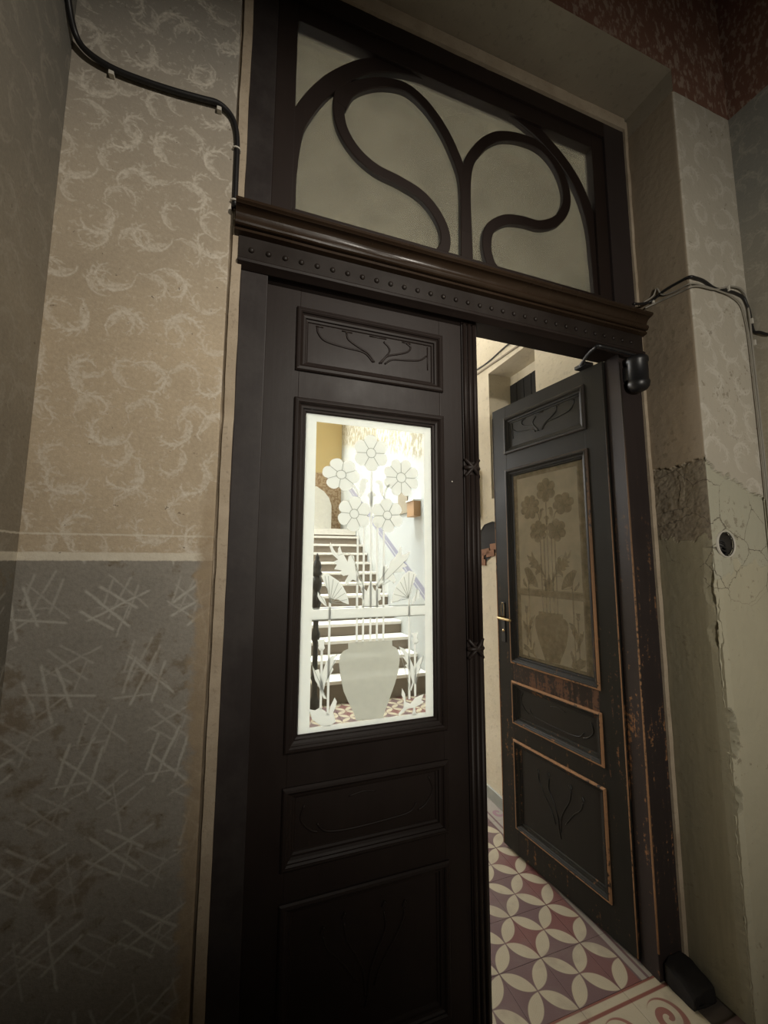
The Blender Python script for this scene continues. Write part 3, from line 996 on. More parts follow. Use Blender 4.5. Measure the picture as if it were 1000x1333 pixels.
# ------------------------------------------------------------------ door leaves
ETCH = {
 'leafa':[(0.3356, 1.8659), (0.3398, 1.8837), (0.351, 1.8922), (0.3692, 1.8846), (0.3568, 1.8755), (0.3581, 1.8564), (0.346, 1.8311), (0.3361, 1.8213), (0.338, 1.8443)],
 'leafb':[(0.3921, 1.8807), (0.4024, 1.8902), (0.418, 1.8852), (0.4245, 1.8689), (0.4223, 1.8354), (0.4305, 1.8192), (0.4154, 1.8378), (0.4095, 1.854), (0.4071, 1.875)],
 'leafc':[(0.3617, 1.8304), (0.3684, 1.8417), (0.382, 1.8469), (0.3981, 1.8346), (0.3867, 1.8285), (0.3824, 1.7921), (0.3722, 1.7971), (0.3697, 1.8242)],
 'stemd':[(0.3067, 1.8641), (0.3133, 1.8688), (0.3274, 1.8518), (0.3371, 1.8252), (0.3305, 1.8221), (0.3219, 1.846)],
 'steme':[(0.4502, 1.8756), (0.4444, 1.8696), (0.4339, 1.85), (0.4305, 1.822), (0.4224, 1.8271), (0.4269, 1.8551), (0.4414, 1.875)],
 'acan':[(0.2359, 1.6654), (0.2479, 1.6408), (0.263, 1.6219), (0.2626, 1.6451), (0.2688, 1.654), (0.2745, 1.6349), (0.287, 1.6169), (0.2964, 1.5998), (0.2993, 1.6185), (0.3089, 1.6238), (0.3187, 1.6197), (0.3224, 1.5884), (0.3271, 1.5614), (0.3393, 1.539), (0.3493, 1.5259), (0.356, 1.5102), (0.3478, 1.5052), (0.3312, 1.5339), (0.3149, 1.5408), (0.3027, 1.5317), (0.2922, 1.5227), (0.2883, 1.5361), (0.3002, 1.5564), (0.2827, 1.5535), (0.2704, 1.5618), (0.2755, 1.572), (0.2507, 1.5757), (0.2593, 1.591), (0.2455, 1.5997), (0.2632, 1.608), (0.2429, 1.6254), (0.2341, 1.6499)],
 'acanr':[(0.5273, 1.6374), (0.5141, 1.6099), (0.4987, 1.599), (0.5152, 1.5854), (0.4946, 1.58), (0.5063, 1.5675), (0.4799, 1.5639), (0.4596, 1.5603), (0.4712, 1.5399), (0.4672, 1.524), (0.4511, 1.5359), (0.4339, 1.543), (0.417, 1.53), (0.4058, 1.5134), (0.399, 1.5198), (0.4141, 1.5406), (0.4225, 1.559), (0.4235, 1.5829), (0.4349, 1.5893), (0.4424, 1.5775), (0.4509, 1.6016), (0.4654, 1.6124), (0.4799, 1.6342), (0.4887, 1.6561), (0.4946, 1.648), (0.4917, 1.6261), (0.5082, 1.6274)],
 'palm':[(0.3789, 1.54), (0.3868, 1.5148), (0.3947, 1.5011), (0.4058, 1.5103), (0.4182, 1.5079), (0.4127, 1.4908), (0.4173, 1.4724), (0.4061, 1.4664), (0.409, 1.4466), (0.3512, 1.4486), (0.3575, 1.4699), (0.3432, 1.4796), (0.3496, 1.4938), (0.3429, 1.5094), (0.356, 1.5102), (0.3649, 1.5007), (0.3724, 1.5203)],
 'fanl':[(0.2072, 1.5542), (0.2183, 1.5612), (0.2307, 1.5601), (0.2486, 1.5488), (0.2671, 1.5363), (0.2806, 1.5193), (0.2926, 1.4987), (0.3003, 1.4757), (0.3027, 1.4584), (0.2841, 1.465), (0.2656, 1.4757), (0.2489, 1.4771), (0.2395, 1.4824), (0.2321, 1.4916), (0.2318, 1.5051), (0.219, 1.528)],
 'fanr':[(0.5497, 1.5553), (0.542, 1.5641), (0.5211, 1.5696), (0.5004, 1.5546), (0.4858, 1.5344), (0.4695, 1.5133), (0.4598, 1.4896), (0.4541, 1.4598), (0.4742, 1.4623), (0.4944, 1.4744), (0.5149, 1.4792), (0.5279, 1.488), (0.5304, 1.5068), (0.54, 1.5282)],
 'budl':[(0.1971, 1.5034), (0.2035, 1.4908), (0.22, 1.4799), (0.2287, 1.4548), (0.2205, 1.4581), (0.2038, 1.4744), (0.1965, 1.4875)],
 'budr':[(0.5542, 1.5074), (0.5626, 1.4953), (0.56, 1.4737), (0.5444, 1.4623), (0.5313, 1.451), (0.5362, 1.4717), (0.547, 1.4875)],
 'vase':[(0.3019, 1.3351), (0.4572, 1.3333), (0.4584, 1.3142), (0.4743, 1.3059), (0.4834, 1.2878), (0.4856, 1.2646), (0.48, 1.2267), (0.4676, 1.1873), (0.452, 1.1488), (0.4334, 1.1062), (0.4247, 1.0816), (0.333, 1.0849), (0.3233, 1.1114), (0.3046, 1.1471), (0.2886, 1.1824), (0.2776, 1.2292), (0.2723, 1.2685), (0.2749, 1.2951), (0.2866, 1.309), (0.3027, 1.3143)],
 'thl':[(0.1996, 1.3492), (0.2243, 1.3497), (0.2211, 1.3329), (0.2244, 1.3225), (0.22, 1.316), (0.2074, 1.3158), (0.2022, 1.3239), (0.205, 1.3339)],
 'thr':[(0.5309, 1.3514), (0.5545, 1.3533), (0.5509, 1.3355), (0.5555, 1.3247), (0.5507, 1.3156), (0.5378, 1.3153), (0.5343, 1.326), (0.5379, 1.3363)],
 'lvl1':[(0.2656, 1.2992), (0.2546, 1.2844), (0.2618, 1.279), (0.2499, 1.2606), (0.2541, 1.253), (0.2418, 1.2324), (0.2272, 1.2098), (0.2218, 1.1818), (0.2171, 1.2155), (0.2189, 1.2487), (0.2293, 1.2791), (0.2457, 1.2948)],
 'lvl2':[(0.1847, 1.2706), (0.1939, 1.2546), (0.2063, 1.2569), (0.2117, 1.2374), (0.2197, 1.2105), (0.2254, 1.1768), (0.2337, 1.1627), (0.2232, 1.1652), (0.2132, 1.1898), (0.2023, 1.2121), (0.1946, 1.2246), (0.1892, 1.2464)],
 'lvr1':[(0.4828, 1.3105), (0.5029, 1.3009), (0.5173, 1.2854), (0.5259, 1.2641), (0.5386, 1.2373), (0.5407, 1.1907), (0.5284, 1.1587), (0.5244, 1.1616), (0.5326, 1.1864), (0.5229, 1.2257), (0.5056, 1.2451), (0.5143, 1.2505), (0.4971, 1.274), (0.5057, 1.2749)],
 'lvr2':[(0.5741, 1.272), (0.5705, 1.2556), (0.5609, 1.2407), (0.5632, 1.2301), (0.5502, 1.2156), (0.5465, 1.18), (0.5407, 1.1805), (0.5432, 1.2266), (0.548, 1.2469), (0.5599, 1.2642)],
 'btl':[(0.2598, 1.1647), (0.2672, 1.1511), (0.2624, 1.1326), (0.2556, 1.1192), (0.2642, 1.0894), (0.2424, 1.0785), (0.2176, 1.083), (0.1877, 1.1061), (0.1782, 1.1373), (0.1968, 1.132), (0.2114, 1.1383), (0.229, 1.1269), (0.2417, 1.1137), (0.2462, 1.1391)],
 'btr':[(0.4947, 1.1706), (0.5055, 1.1508), (0.5071, 1.1255), (0.5254, 1.1159), (0.5427, 1.1344), (0.5755, 1.1433), (0.566, 1.1243), (0.5765, 1.1181), (0.56, 1.1096), (0.5426, 1.1039), (0.5459, 1.0783), (0.531, 1.078), (0.5368, 1.102), (0.5139, 1.1021), (0.4856, 1.0828), (0.48, 1.086), (0.4997, 1.1062), (0.5014, 1.1311), (0.4924, 1.1496)],
}
FLOWERS = [((0.3769, 1.9855), 0.064, 6, 1.62, 1.0), ((0.269, 1.8994), 0.064, 6, 1.95, 0.88), ((0.4919, 1.9044), 0.068, 8, 1.2, 1.0), ((0.3174, 1.765), 0.059, 6, 1.50, 1.0), ((0.4389, 1.7644), 0.059, 6, 1.66, 1.0)]
LW, LT = 0.757, 0.045
PANELS = [('top', 2.25, 2.463), ('glass', 1.030, 2.140), ('mid', 0.703, 0.919), ('low', 0.155, 0.603)]
U0, U1 = 0.108, 0.648


def relief(kind):
    """whiplash stems carved on a panel, as (u,z) polylines with radius"""
    out = []
    if kind == 'top':
        def q(x, y):
            return (U0 + 0.045 + (x - 300) / 445 * 0.45, 2.435 - (y - (305 + 0.19 * (x - 300))) / 165 * 0.155)
        for pts in ([(525, 465), (490, 425), (420, 405), (350, 380), (325, 350), (320, 325)], [(530, 465), (505, 428), (465, 400), (432, 372), (425, 345)],
                    [(555, 470), (580, 440), (630, 430), (662, 420), (672, 402), (655, 385)], [(570, 472), (600, 455), (660, 458), (710, 457), (738, 440)],
                    [(548, 470), (575, 440), (588, 420), (584, 402), (565, 380)]):
            out.append(([q(*p) for p in pts], 0.0036))
        for a, b in (((316, 322), (342, 327)), ((408, 338), (446, 346)), ((510, 357), (576, 369)), ((638, 380), (672, 388)), ((742, 402), (742, 500))):
            out.append(([q(*a), q(*b)], 0.0026))
    elif kind == 'mid':
        out.append(([(0.59, 0.875), (0.605, 0.83), (0.58, 0.79), (0.55, 0.775)], 0.0034))
        out.append(([(0.545, 0.80), (0.52, 0.775), (0.45, 0.768), (0.32, 0.764), (0.24, 0.772), (0.21, 0.80)], 0.0034))
        out.append(([(0.17, 0.86), (0.16, 0.82), (0.19, 0.785), (0.215, 0.775)], 0.0034))
        out.append(([(0.40, 0.86), (0.36, 0.867), (0.31, 0.86)], 0.0026))
    else:
        out.append(([(0.50, 0.49), (0.495, 0.46), (0.465, 0.41), (0.42, 0.35), (0.40, 0.30)], 0.0034))
        out.append(([(0.43, 0.50), (0.435, 0.45), (0.405, 0.39), (0.385, 0.34), (0.378, 0.28), (0.37, 0.25)], 0.0040))
        out.append(([(0.30, 0.50), (0.31, 0.45), (0.345, 0.39), (0.365, 0.34), (0.37, 0.28)], 0.0034))
        out.append(([(0.235, 0.48), (0.25, 0.44), (0.29, 0.40), (0.34, 0.33)], 0.0030))
        for c in ((0.50, 0.505), (0.43, 0.52), (0.30, 0.52), (0.235, 0.497)):
            out.append(([(c[0] - 0.004, c[1] - 0.008), (c[0], c[1]), (c[0] + 0.005, c[1] + 0.008)], 0.0065))
    return out


def flower(bm, c, rad, n, ph, sq, s, y0, y1):
    cx, cz = c
    for k in range(n):
        a0 = ph + 2 * math.pi * k / n
        half = math.pi / n * 0.985
        pts = []
        for i in range(9):
            t = -1 + 2 * i / 8
            r = rad * (1.03 - 0.27 * abs(t) ** 3)
            pts.append((a0 + t * half, r))
        for i in range(5):
            t = 1 - 2 * i / 4
            pts.append((a0 + t * half, rad * 0.285))
        poly(bm, [(s * (cx + r * math.cos(a)), cz + sq * r * math.sin(a)) for a, r in pts], y0, y1)
    poly(bm, [(s * (cx + rad * 0.26 * math.cos(2 * math.pi * k / 14)), cz + sq * rad * 0.26 * math.sin(2 * math.pi * k / 14)) for k in range(14)], y0, y1)


def leaf(root, s, yo, mw, me_, mp, mg, mf, mv, ml):
    """stile-and-rail leaf; u runs from the hinge, s = +1 or -1 gives the hand, yo = y of the front face"""
    def part(nm, u0, u1, y0, y1, z0, z1, mat=mw, bev=0.002, par=root):
        return fin(nm, B(s * u0, s * u1, yo + y0, yo + y1, z0, z1, bev=bev), mat, par)
    part('stile', 0, U0 + 0.004, 0, LT, 0.015, 2.545)
    part('stile', U1 - 0.004, LW, 0, LT, 0.015, 2.545)
    zs = [0.015] + [z for _, a, b in PANELS[::-1] for z in (a, b)] + [2.545]
    for a, b in zip(zs[::2], zs[1::2]):
        part('rail', U0 + 0.004, U1 - 0.004, 0.0004, LT, a, b, m['rrail'] if (s < 0 and 0.9 < a < 1.0) else mw)
    for kind, z0, z1 in PANELS:
        bm = bmesh.new()
        frame_sweep(bm, s * U0 if s > 0 else -U1, s * U1 if s > 0 else -U0, z0, z1,
                    [(-0.006, yo + 0.003), (-0.006, yo - 0.006), (-0.002, yo - 0.010), (0.006, yo - 0.011), (0.011, yo - 0.007), (0.012, yo - 0.003), (0.017, yo + 0.001),
                     (0.024, yo + 0.003), (0.026, yo + 0.009), (0.032, yo + 0.011), (0.036, yo + 0.017), (0.036, yo + 0.030)])
        mo = fin('moulding', bm, mw, root)
        bm = bmesh.new()
        frame_sweep(bm, s * U0 if s > 0 else -U1, s * U1 if s > 0 else -U0, z0, z1,
                    [(-0.0075, yo + 0.001), (-0.0075, yo - 0.0065), (-0.003, yo - 0.0108), (0.001, yo - 0.0115), (0.003, yo - 0.009)])
        fin('outer_bead', bm, me_, mo)
        if kind != 'glass':
            pn = part('panel', U0 + 0.02, U1 - 0.02, 0.015, 0.034, z0 + 0.02, z1 - 0.02, mp, 0.001)
            for pts, r in relief(kind):
                fin('carved_stem', Tb([(s * u, yo + 0.0145, z) for u, z in pts], r, 6, 5), mp, pn, smooth=True)
    # glazing
    ya, yb = yo + 0.018, yo + 0.022
    pane = part('pane', U0 + 0.03, U1 - 0.03, 0.018, 0.022, 1.055, 2.115, mg, 0)
    e0, e1 = ya - 0.0012, ya - 0.0002
    g0, g1, h0, h1 = U0 + 0.032, U1 - 0.032, 1.058, 2.112
    i0, i1, k0, k1 = 0.180, 0.583, 1.082, 2.078
    bm = bmesh.new()
    for a, b, c, d in ((g0, i0, h0, h1), (i1, g1, h0, h1), (i0, i1, h0, k0), (i0, i1, k1, h1)):
        box(bm, s * a, s * b, e0, e1, c, d)
    fin('etched_border', bm, mf, pane)
    fin('etched_band', B(s * i0, s * i1, e0, e1, 1.414, 1.446), mf, pane)
    for k in (1.4125, 1.449):
        fin('etched_line', B(s * i0, s * i1, e0, e1, k - 0.0014, k + 0.0014), ml, pane)
    for c, rad, n, ph, sq in FLOWERS:
        bm = bmesh.new()
        flower(bm, c, rad, n, ph, sq, s, e0 - 0.0004, e0 + 0.0003)
        fin('etched_flower', bm, mf, pane)
        bm = bmesh.new()
        for k in range(n):
            q = ph + 2 * math.pi * (k + 0.5) / n
            ribbon(bm, [(s * (c[0] + rad * t * math.cos(q)), c[1] + sq * rad * t * math.sin(q)) for t in (0.26, 0.6, 0.9)], 0.0019, e0 - 0.0010, e0 - 0.0005, 1, 0.0002)
        ribbon(bm, [(s * (c[0] + rad * 0.27 * math.cos(q)), c[1] + sq * rad * 0.27 * math.sin(q)) for q in (2 * math.pi * k / 16 for k in range(17))], 0.0019, e0 - 0.0010, e0 - 0.0005, 1, 0.0002)
        fin('etched_line', bm, ml, pane)
    for u, zt in ((0.331, 1.709), (0.353, 1.726), (0.379, 1.9185), (0.402, 1.733), (0.4258, 1.709)):
        for za, zb in ((1.446, zt), (1.331, 1.414)):
            fin('etched_stem', B(s * (u - 0.0035), s * (u + 0.0035), e0 - 0.0002, e1, za, zb), mf, pane)
    for u, zb, zt in ((0.238, 1.1137, 1.4676), (0.5214, 1.1316, 1.4828), (0.2145, 1.133, 1.3189), (0.5432, 1.1394, 1.3176)):
        fin('etched_stem', B(s * (u - 0.0038), s * (u + 0.0038), e0 - 0.0003, e1, zb, zt), mf, pane)
    for nm, pts in ETCH.items():
        bm = bmesh.new()
        q = smooth_path([(a, 0, b) for a, b in pts], 1) if nm != 'vase' else [Vector((a, 0, b)) for a, b in pts]
        poly(bm, [(s * v.x, v.z) for v in q], e0 - 0.0004, e1)
        kind = 'etched_vase' if nm == 'vase' else ('etched_bud' if nm[:2] in ('bu', 'th') else 'etched_leaf')
        fin(kind, bm, mv if nm == 'vase' else mf, pane)
        veins = []
        if nm in ('fanl', 'fanr'):
            hub = (0.238, 1.466) if nm == 'fanl' else (0.519, 1.474)
            veins = [[hub, (hub[0] + (p[0] - hub[0]) * 0.93, hub[1] + (p[1] - hub[1]) * 0.93)] for p in (pts[1:9] if nm == 'fanl' else pts[1:8])]
        elif nm == 'acan':
            veins = [[pts[15], pts[9], pts[2]], [pts[14], pts[11]], [pts[14], pts[20]]]
        elif nm == 'acanr':
            veins = [[pts[13], pts[7], pts[1]], [pts[14], pts[19]], [pts[13], pts[10]]]
        elif nm[:2] in ('lv', 'bu'):
            veins = [[pts[0], pts[len(pts) // 2]]]
        if veins:
            bm = bmesh.new()
            for v in veins:
                ribbon(bm, [(s * p[0], p[1]) for p in v], 0.0016, e0 - 0.0009, e0 - 0.0003, 3, 0.0002)
            fin('etched_line', bm, ml, pane)


L1 = empty('door_2', (0.045, 0.03, 0), 'closed dark brown door leaf with bright etched glass showing the stairs', 'door', ST)
leaf(L1, 1, 0.0, m['wood'], m['wood'], m['wood'], m['glass'], m['frost'], m['frostvase'], m['etchline'])
# reeded astragal with two bound knots
ast = fin('astragal', B(0.738, 0.806, -0.008, 0.03, 0.015, 2.545, bev=0.002), m['wood'], L1)
for u in (0.750, 0.771, 0.792):
    for za, zb in ((0.02, 1.266), (1.312, 1.93), (1.982, 2.54)):
        fin('reed', Tb([(u, -0.007, za), (u, -0.007, zb)], 0.0092, 10, 1), m['wood'], ast, smooth=True)
for zc in (1.956, 1.289):
    bm = bmesh.new()
    for q in (-1, 1):
        tube(bm, [(0.772 - q * 0.030, -0.007, zc - 0.034), (0.772 - q * 0.012, -0.017, zc - 0.012), (0.772 + q * 0.012, -0.017, zc + 0.012), (0.772 + q * 0.030, -0.007, zc + 0.034)], 0.0075, 8, 4)
    tube(bm, [(0.741, -0.004, zc), (0.757, -0.016, zc), (0.787, -0.016, zc), (0.803, -0.004, zc)], 0.009, 8, 4)
    fin('knot', bm, m['wood'], ast, smooth=True)
bm = bmesh.new()
bmesh.ops.create_uvsphere(bm, u_segments=8, v_segments=6, radius=0.003, matrix=Matrix.Translation((0.690, -0.001, 1.90)))
fin('nail', bm, m['clip'], L1)

L2 = empty('door_3', (1.617, 0.085, 0), 'open black door leaf with worn orange edges and dirty glass swung into the hall', 'door', ST, rz=R(97.28 - 180))
leaf(L2, -1, -LT, m['rwood'], m['redge'], m['rpanel'], m['dirtyglass'], m['frostdirty'], m['frostdirty'], m['etchlinedirty'])
fin('worn_edge', Tb([(-LW, -LT, z) for z in (0.02, 0.5, 1.0, 1.5, 2.5)], 0.0028, 6, 2), m['redge'], L2, smooth=True)
fin('worn_edge', Tb([(-0.001, -LT, z) for z in (0.02, 0.5, 1.0, 1.5, 2.5)], 0.0028, 6, 2), m['redge'], L2, smooth=True)
hp = fin('handle_plate', B(-0.722, -0.692, -LT - 0.006, -LT, 1.13, 1.36, bev=0.004), m['iron'], L2)
fin('handle_lever', Tb([(-0.707, -LT - 0.004, 1.272), (-0.707, -LT - 0.03, 1.272), (-0.704, -LT - 0.047, 1.272), (-0.66, -LT - 0.052, 1.271), (-0.60, -LT - 0.050, 1.268)], 0.0075, 10, 5), m['brass'], hp, smooth=True)
fin('keyhole_cover', Tb([(-0.707, -LT - 0.005, 1.195), (-0.707, -LT - 0.009, 1.195)], 0.008, 10, 1), m['brass'], hp, smooth=True)
fin('plate_rim', Tb([(-0.718, -LT - 0.007, 1.26), (-0.718, -LT - 0.007, 1.34), (-0.707, -LT - 0.007, 1.356), (-0.697, -LT - 0.007, 1.34), (-0.697, -LT - 0.007, 1.26)], 0.0014, 6, 4), m['brass'], hp, smooth=True)

# ------------------------------------------------------------------ door closer
DC = empty('door_closer', (1.632, -0.05, 2.36), 'black cylindrical door closer at the top right of the frame', 'door closer')
cb = (1.632, -0.05, 2.36)
bm = bmesh.new()
lathe(bm, [(0.010, 2.352), (0.022, 2.354), (0.034, 2.360), (0.042, 2.372), (0.045, 2.384), (0.045, 2.392), (0.041, 2.398), (0.041, 2.480), (0.045, 2.486), (0.045, 2.500), (0.040, 2.508), (0.02, 2.512)], 1.632, -0.05, 24)
fin('cylinder', bm, m['iron'], DC, cb, smooth=True)
fin('bracket', B(1.600, 1.664, -0.03, 0.0, 2.41, 2.475, bev=0.004), m['iron'], DC, cb)
fin('arm', Tb([(1.632, -0.05, 2.518), (1.52, -0.052, 2.522), (1.405, -0.05, 2.524)], 0.007, 8, 4), m['iron'], DC, cb, smooth=True)
fin('arm', Tb([(1.405, -0.05, 2.524), (1.44, 0.03, 2.535), (1.53, 0.165, 2.557)], 0.008, 8, 4), m['iron'], DC, cb, smooth=True)
fin('shoe', B(1.525, 1.575, 0.13, 0.20, 2.5455, 2.562, bev=0.003), m['iron'], DC, cb)

# ------------------------------------------------------------------ staircase
SC = empty('staircase', (1.5, 3.357, 0), 'straight flight of brown steps with pale treads seen through the etched glass', 'staircase')
sb = (1.5, 3.357, 0)
RI, RU = 0.1635, 0.28
rm = {}
tm = bpy.data.meshes.new('tread')
bm = B(-0.70, 0.686, -0.025, RU + 0.005, -0.04, 0, bev=0.006)
bm.to_mesh(tm)
bm.free()
for i in range(13):
    z = 0.249 + RI * i
    y = RU * i
    hgt = 0.249 if i == 0 else RI
    key = round(hgt, 3)
    if key not in rm:
        rm[key] = bpy.data.meshes.new('riser')
        bm = B(-0.69, 0.686, 0, RU - 0.002, -hgt, -0.04)
        bm.to_mesh(rm[key])
        bm.free()
    link('riser', rm[key], m['riser'], SC, (0, y, z))
    if i < 12:
        link('tread', tm, m['tread'], SC, (0, y, z))
fin('landing', B(0.80, 2.186, 3.357 + RU * 12 - 0.025, 8.066, 2.211 - 0.12, 2.211), m['tread'], SC, sb)
NP = empty('stair_newel', (0.80, 3.22, 0), 'ornate black iron newel post at the foot of the stairs', 'newel post')
nb = (0.80, 3.22, 0)
bm = bmesh.new()
lathe(bm, [(0.06, 0), (0.06, 0.10), (0.035, 0.14), (0.03, 0.3), (0.045, 0.34), (0.03, 0.38), (0.028, 0.70), (0.05, 0.76), (0.05, 0.80), (0.03, 0.85), (0.028, 1.05), (0.05, 1.10), (0.06, 1.16), (0.045, 1.22), (0.035, 1.26), (0.055, 1.30), (0.058, 1.36), (0.04, 1.42)], 0.80, 3.22, 16)
fin('post', bm, m['iron'], NP, nb, smooth=True)
bm = bmesh.new()
lathe(bm, [(0.04, 1.42), (0.06, 1.45), (0.04, 1.48), (0.05, 1.52), (0.042, 1.57), (0.02, 1.60), (0.026, 1.62), (0.012, 1.65), (0.004, 1.675)], 0.80, 3.22, 16)
fin('finial', bm, m['iron'], NP, nb, smooth=True)
fin('handrail', Tb([(0.80, 3.24, 1.15), (0.80, 3.6, 1.42), (0.80, 6.7, 3.15)], 0.025, 8, 3), m['iron'], NP, nb, smooth=True)

# things on the stair wall and landing
wbx = empty('wall_box', (2.19, 3.60, 2.15), 'small wooden box hanging on the whitewashed stair wall', 'box')
fin('body', B(-0.10, 0.0, -0.10, 0.13, 0.02, 0.22, bev=0.004), m['boxwood'], wbx)
fin('lid', B(-0.115, 0.0, -0.11, 0.14, 0.22, 0.24, bev=0.003), m['white'], wbx)
top(fin('notice_panel', B(2.175, 2.19, 3.93, 4.28, 2.26, 2.62, bev=0.003), m['taupe']), 'taupe panel on the whitewashed stair wall beyond the wooden box', 'panel')
wc = empty('landing_pale_shape', (1.62, 8.0, 2.211), 'white rounded shape against the ochre landing wall', 'cupboard')  # white block for an unidentified pale shape on the landing
bm = bmesh.new()
poly(bm, [(-0.35, 0.0), (0.30, 0.0), (0.30, 0.62), (0.24, 0.80), (0.12, 0.94), (-0.05, 1.05), (-0.35, 1.08)], -0.15, 0.065)
fin('body', bm, m['white'], wc)
fin('front_panel', B(-0.30, 0.24, -0.165, -0.15, 0.05, 0.58, bev=0.004), m['white'], wc)

# niche shutter, meter box and cables in the hall
nh = empty('niche_shutter', (1.84, 0.66, NZ0), 'dark boarded shutter at the back of the hall niche', 'shutter')
for k in range(6):
    fin('board', B(1.845 - 1.84, 1.86 - 1.84, k * 0.079, k * 0.079 + 0.074, 0.0, 0.86, bev=0.003), m['dark'], nh)
mb = empty('meter_box', (1.67, 1.40, 1.92), 'dark box mounted on the hall wall just behind the astragal', 'box')
fin('body', B(-0.07, 0.0, -0.09, 0.09, 0.0, 0.36, bev=0.004), m['iron'], mb)
fin('spike', Tb([(-0.04, -0.05, 0.36), (-0.05, -0.06, 0.41), (-0.03, -0.07, 0.46)], 0.006, 6, 3), m['boxwood'], mb)
top(fin('hall_cable', Tb([(1.662, 1.9, 3.10), (1.662, 1.45, 3.085), (1.662, 1.15, 3.06), (1.660, 0.9, 3.07), (1.662, 0.69, 3.05), (1.662, 0.3, 3.035)], 0.006, 6, 5), m['cable'], smooth=True), 'black cable sagging above the hall niche', 'cable')
top(fin('hall_cable', Tb([(1.664, 1.9, 3.06), (1.664, 1.3, 3.035), (1.664, 0.9, 3.015), (1.664, 0.65, 3.005), (1.664, 0.3, 3.0)], 0.008, 6, 5), m['taupe'], smooth=True), 'straight grey brown conduit above the hall niche', 'cable')

# ------------------------------------------------------------------ cables and fittings in front
CB = [(-0.53, -0.16, 3.40), (-0.527, -0.12, 3.24), (-0.525, -0.08, 3.16), (-0.515, -0.045, 3.115), (-0.482, -0.032, 3.084), (-0.419, -0.028, 3.066), (-0.338, -0.027, 3.062), (-0.253, -0.027, 3.064), (-0.182, -0.027, 3.070), (-0.130, -0.027, 3.073), (-0.094, -0.026, 3.054), (-0.076, -0.024, 3.014), (-0.069, -0.022, 2.955), (-0.068, -0.021, 2.866), (-0.067, -0.020, 2.735)]
k1 = empty('wall_cable', (-0.3, -0.02, 3.06), 'thick black cable sagging across the patterned wall left of the fanlight', 'cable')
kb = (-0.3, -0.02, 3.06)
fin('sheath', Tb([(x, y - (0.007 if z < 3.2 and x > -0.5 and x < -0.12 else 0.002), z) for x, y, z in CB], 0.0088, 10, 6), m['cable'], k1, kb, smooth=True)
for cx, cz, rx in ((-0.428, 3.058, 0), (-0.128, 3.062, 0), (-0.070, 2.940, 1), (-0.068, 2.752, 1)):
    bm = bmesh.new()
    if rx:
        tube(bm, [(cx - 0.011, -0.012, cz), (cx - 0.008, -0.031, cz), (cx + 0.008, -0.031, cz), (cx + 0.011, -0.012, cz)], 0.0032, 6, 3)
    else:
        box(bm, cx - 0.007, cx + 0.007, -0.036, -0.019, cz - 0.011, cz + 0.002, 0.002)
        tube(bm, [(cx, -0.02, cz - 0.004), (cx, -0.034, cz - 0.004)], 0.0025, 6, 1)
    fin('clip', bm, m['clip'], k1, kb)

def wall_cable(name, pts, r, mat, label):
    return top(fin(name, Tb(pts, r, 8, 6), mat, smooth=True), label, 'cable')


wall_cable('jamb_cable', [(1.60, -0.078, 2.742), (1.69, -0.06, 2.775), (1.722, -0.075, 2.789), (1.724, -0.13, 2.799), (1.724, -0.19, 2.797), (1.722, -0.238, 2.789), (1.745, -0.246, 2.786), (1.80, -0.244, 2.787), (1.872, -0.243, 2.770), (1.948, -0.243, 2.779), (2.014, -0.243, 2.780), (2.062, -0.243, 2.768), (2.084, -0.246, 2.71), (2.090, -0.250, 2.62), (2.092, -0.27, 2.60), (2.093, -0.32, 2.565), (2.093, -0.45, 2.555), (2.093, -0.8, 2.60)], 0.0058, m['cable'], 'black cable running round the right plaster jamb corner into the side wall')
wall_cable('jamb_cable', [(1.68, -0.07, 2.745), (1.720, -0.09, 2.765), (1.723, -0.15, 2.757), (1.723, -0.205, 2.748), (1.7215, -0.241, 2.742), (1.775, -0.245, 2.755), (1.872, -0.245, 2.764), (1.977, -0.246, 2.802), (2.055, -0.246, 2.800), (2.079, -0.246, 2.733), (2.080, -0.246, 2.479), (2.081, -0.246, 2.235), (2.078, -0.246, 1.74), (2.076, -0.246, 1.1), (2.076, -0.246, 0.02)], 0.0042, m['cablew'], 'upper thin grey cable round the right jamb corner and down the inner corner')
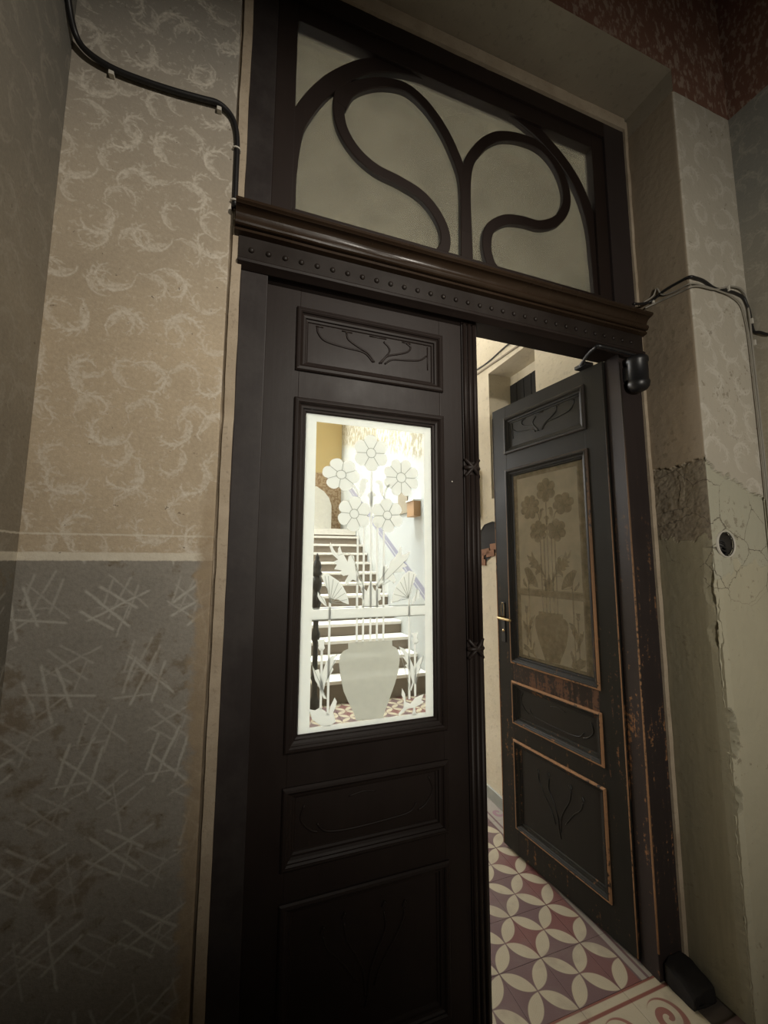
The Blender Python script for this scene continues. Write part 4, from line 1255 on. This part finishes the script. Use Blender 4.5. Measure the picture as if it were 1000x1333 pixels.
wall_cable('jamb_cable', [(1.70, -0.05, 2.79), (1.722, -0.08, 2.806), (1.722, -0.10, 2.83), (1.7235, -0.122, 2.785), (1.7235, -0.18, 2.765), (1.7215, -0.241, 2.757), (1.80, -0.2445, 2.763), (1.90, -0.245, 2.762), (1.98, -0.246, 2.755), (2.04, -0.246, 2.72), (2.062, -0.246, 2.60), (2.066, -0.246, 2.40), (2.068, -0.246, 2.1), (2.064, -0.246, 1.74), (2.062, -0.246, 1.1), (2.062, -0.246, 0.02)], 0.0034, m['cablew'], 'lower thin grey cable round the right jamb corner with a loose tied end')
cl = bmesh.new()
box(cl, -0.004, 0.004, -0.004, 0.004, -0.012, 0.012, 0.001)
cme = bpy.data.meshes.new('cable_clip')
cl.to_mesh(cme)
cl.free()
for i, (p, lab) in enumerate((((1.7245, -0.078, 2.782), 'pale cable clip on the reveal beside the cornice end'), ((1.95, -0.250, 2.785), 'pale cable clip on the patterned jamb face'), ((2.083, -0.253, 2.66), 'upper pale cable clip in the inner corner'), ((2.086, -0.253, 2.56), 'lower pale cable clip in the inner corner'))):
    o = link('cable_clip', cme, m['clip'], None, p)
    top(o, lab, 'clip', group='cable clips on the right jamb')

# empty round switch box with loose wires
SW = empty('switch_box', (1.806, -0.235, 1.675), 'empty round switch box with loose black wires in the plaster', 'switch box')
bm = bmesh.new()
seg = 28
rings = [[bm.verts.new((r * math.cos(2 * math.pi * k / seg), y, r * math.sin(2 * math.pi * k / seg))) for k in range(seg)] for r, y in ((0.0535, 0.006), (0.053, -0.002), (0.050, -0.003), (0.0485, 0.002), (0.0475, 0.060))]
for a, b in zip(rings, rings[1:]):
    for k in range(seg):
        bm.faces.new((a[k], a[(k + 1) % seg], b[(k + 1) % seg], b[k]))
bm.faces.new(rings[-1])
for f in bm.faces:
    f.material_index = 0 if min(v.co.y for v in f.verts) < 0.0 else 1
fin('cup', bm, [m['clip'], m['cupdark']], SW, smooth=True)
for k, (a, b, c) in enumerate(((-0.035, 0.012, 0.028), (-0.03, 0.0, 0.02), (-0.03, -0.014, 0.012), (-0.02, 0.02, -0.02))):
    fin('wire', Tb([(a, 0.05, b), (a * 0.5, 0.022, b - 0.004), (0.012, 0.014, b - 0.018 + c * 0.1), (0.028, 0.03, c - 0.045), (0.02, 0.055, -0.03)], 0.0038, 6, 4), m['cable'], SW, smooth=True)
bm = bmesh.new()
bmesh.ops.create_uvsphere(bm, u_segments=10, v_segments=8, radius=0.012, matrix=Matrix.Translation((0.015, 0.035, -0.030)))
fin('terminal', bm, m['cable'], SW, smooth=True)
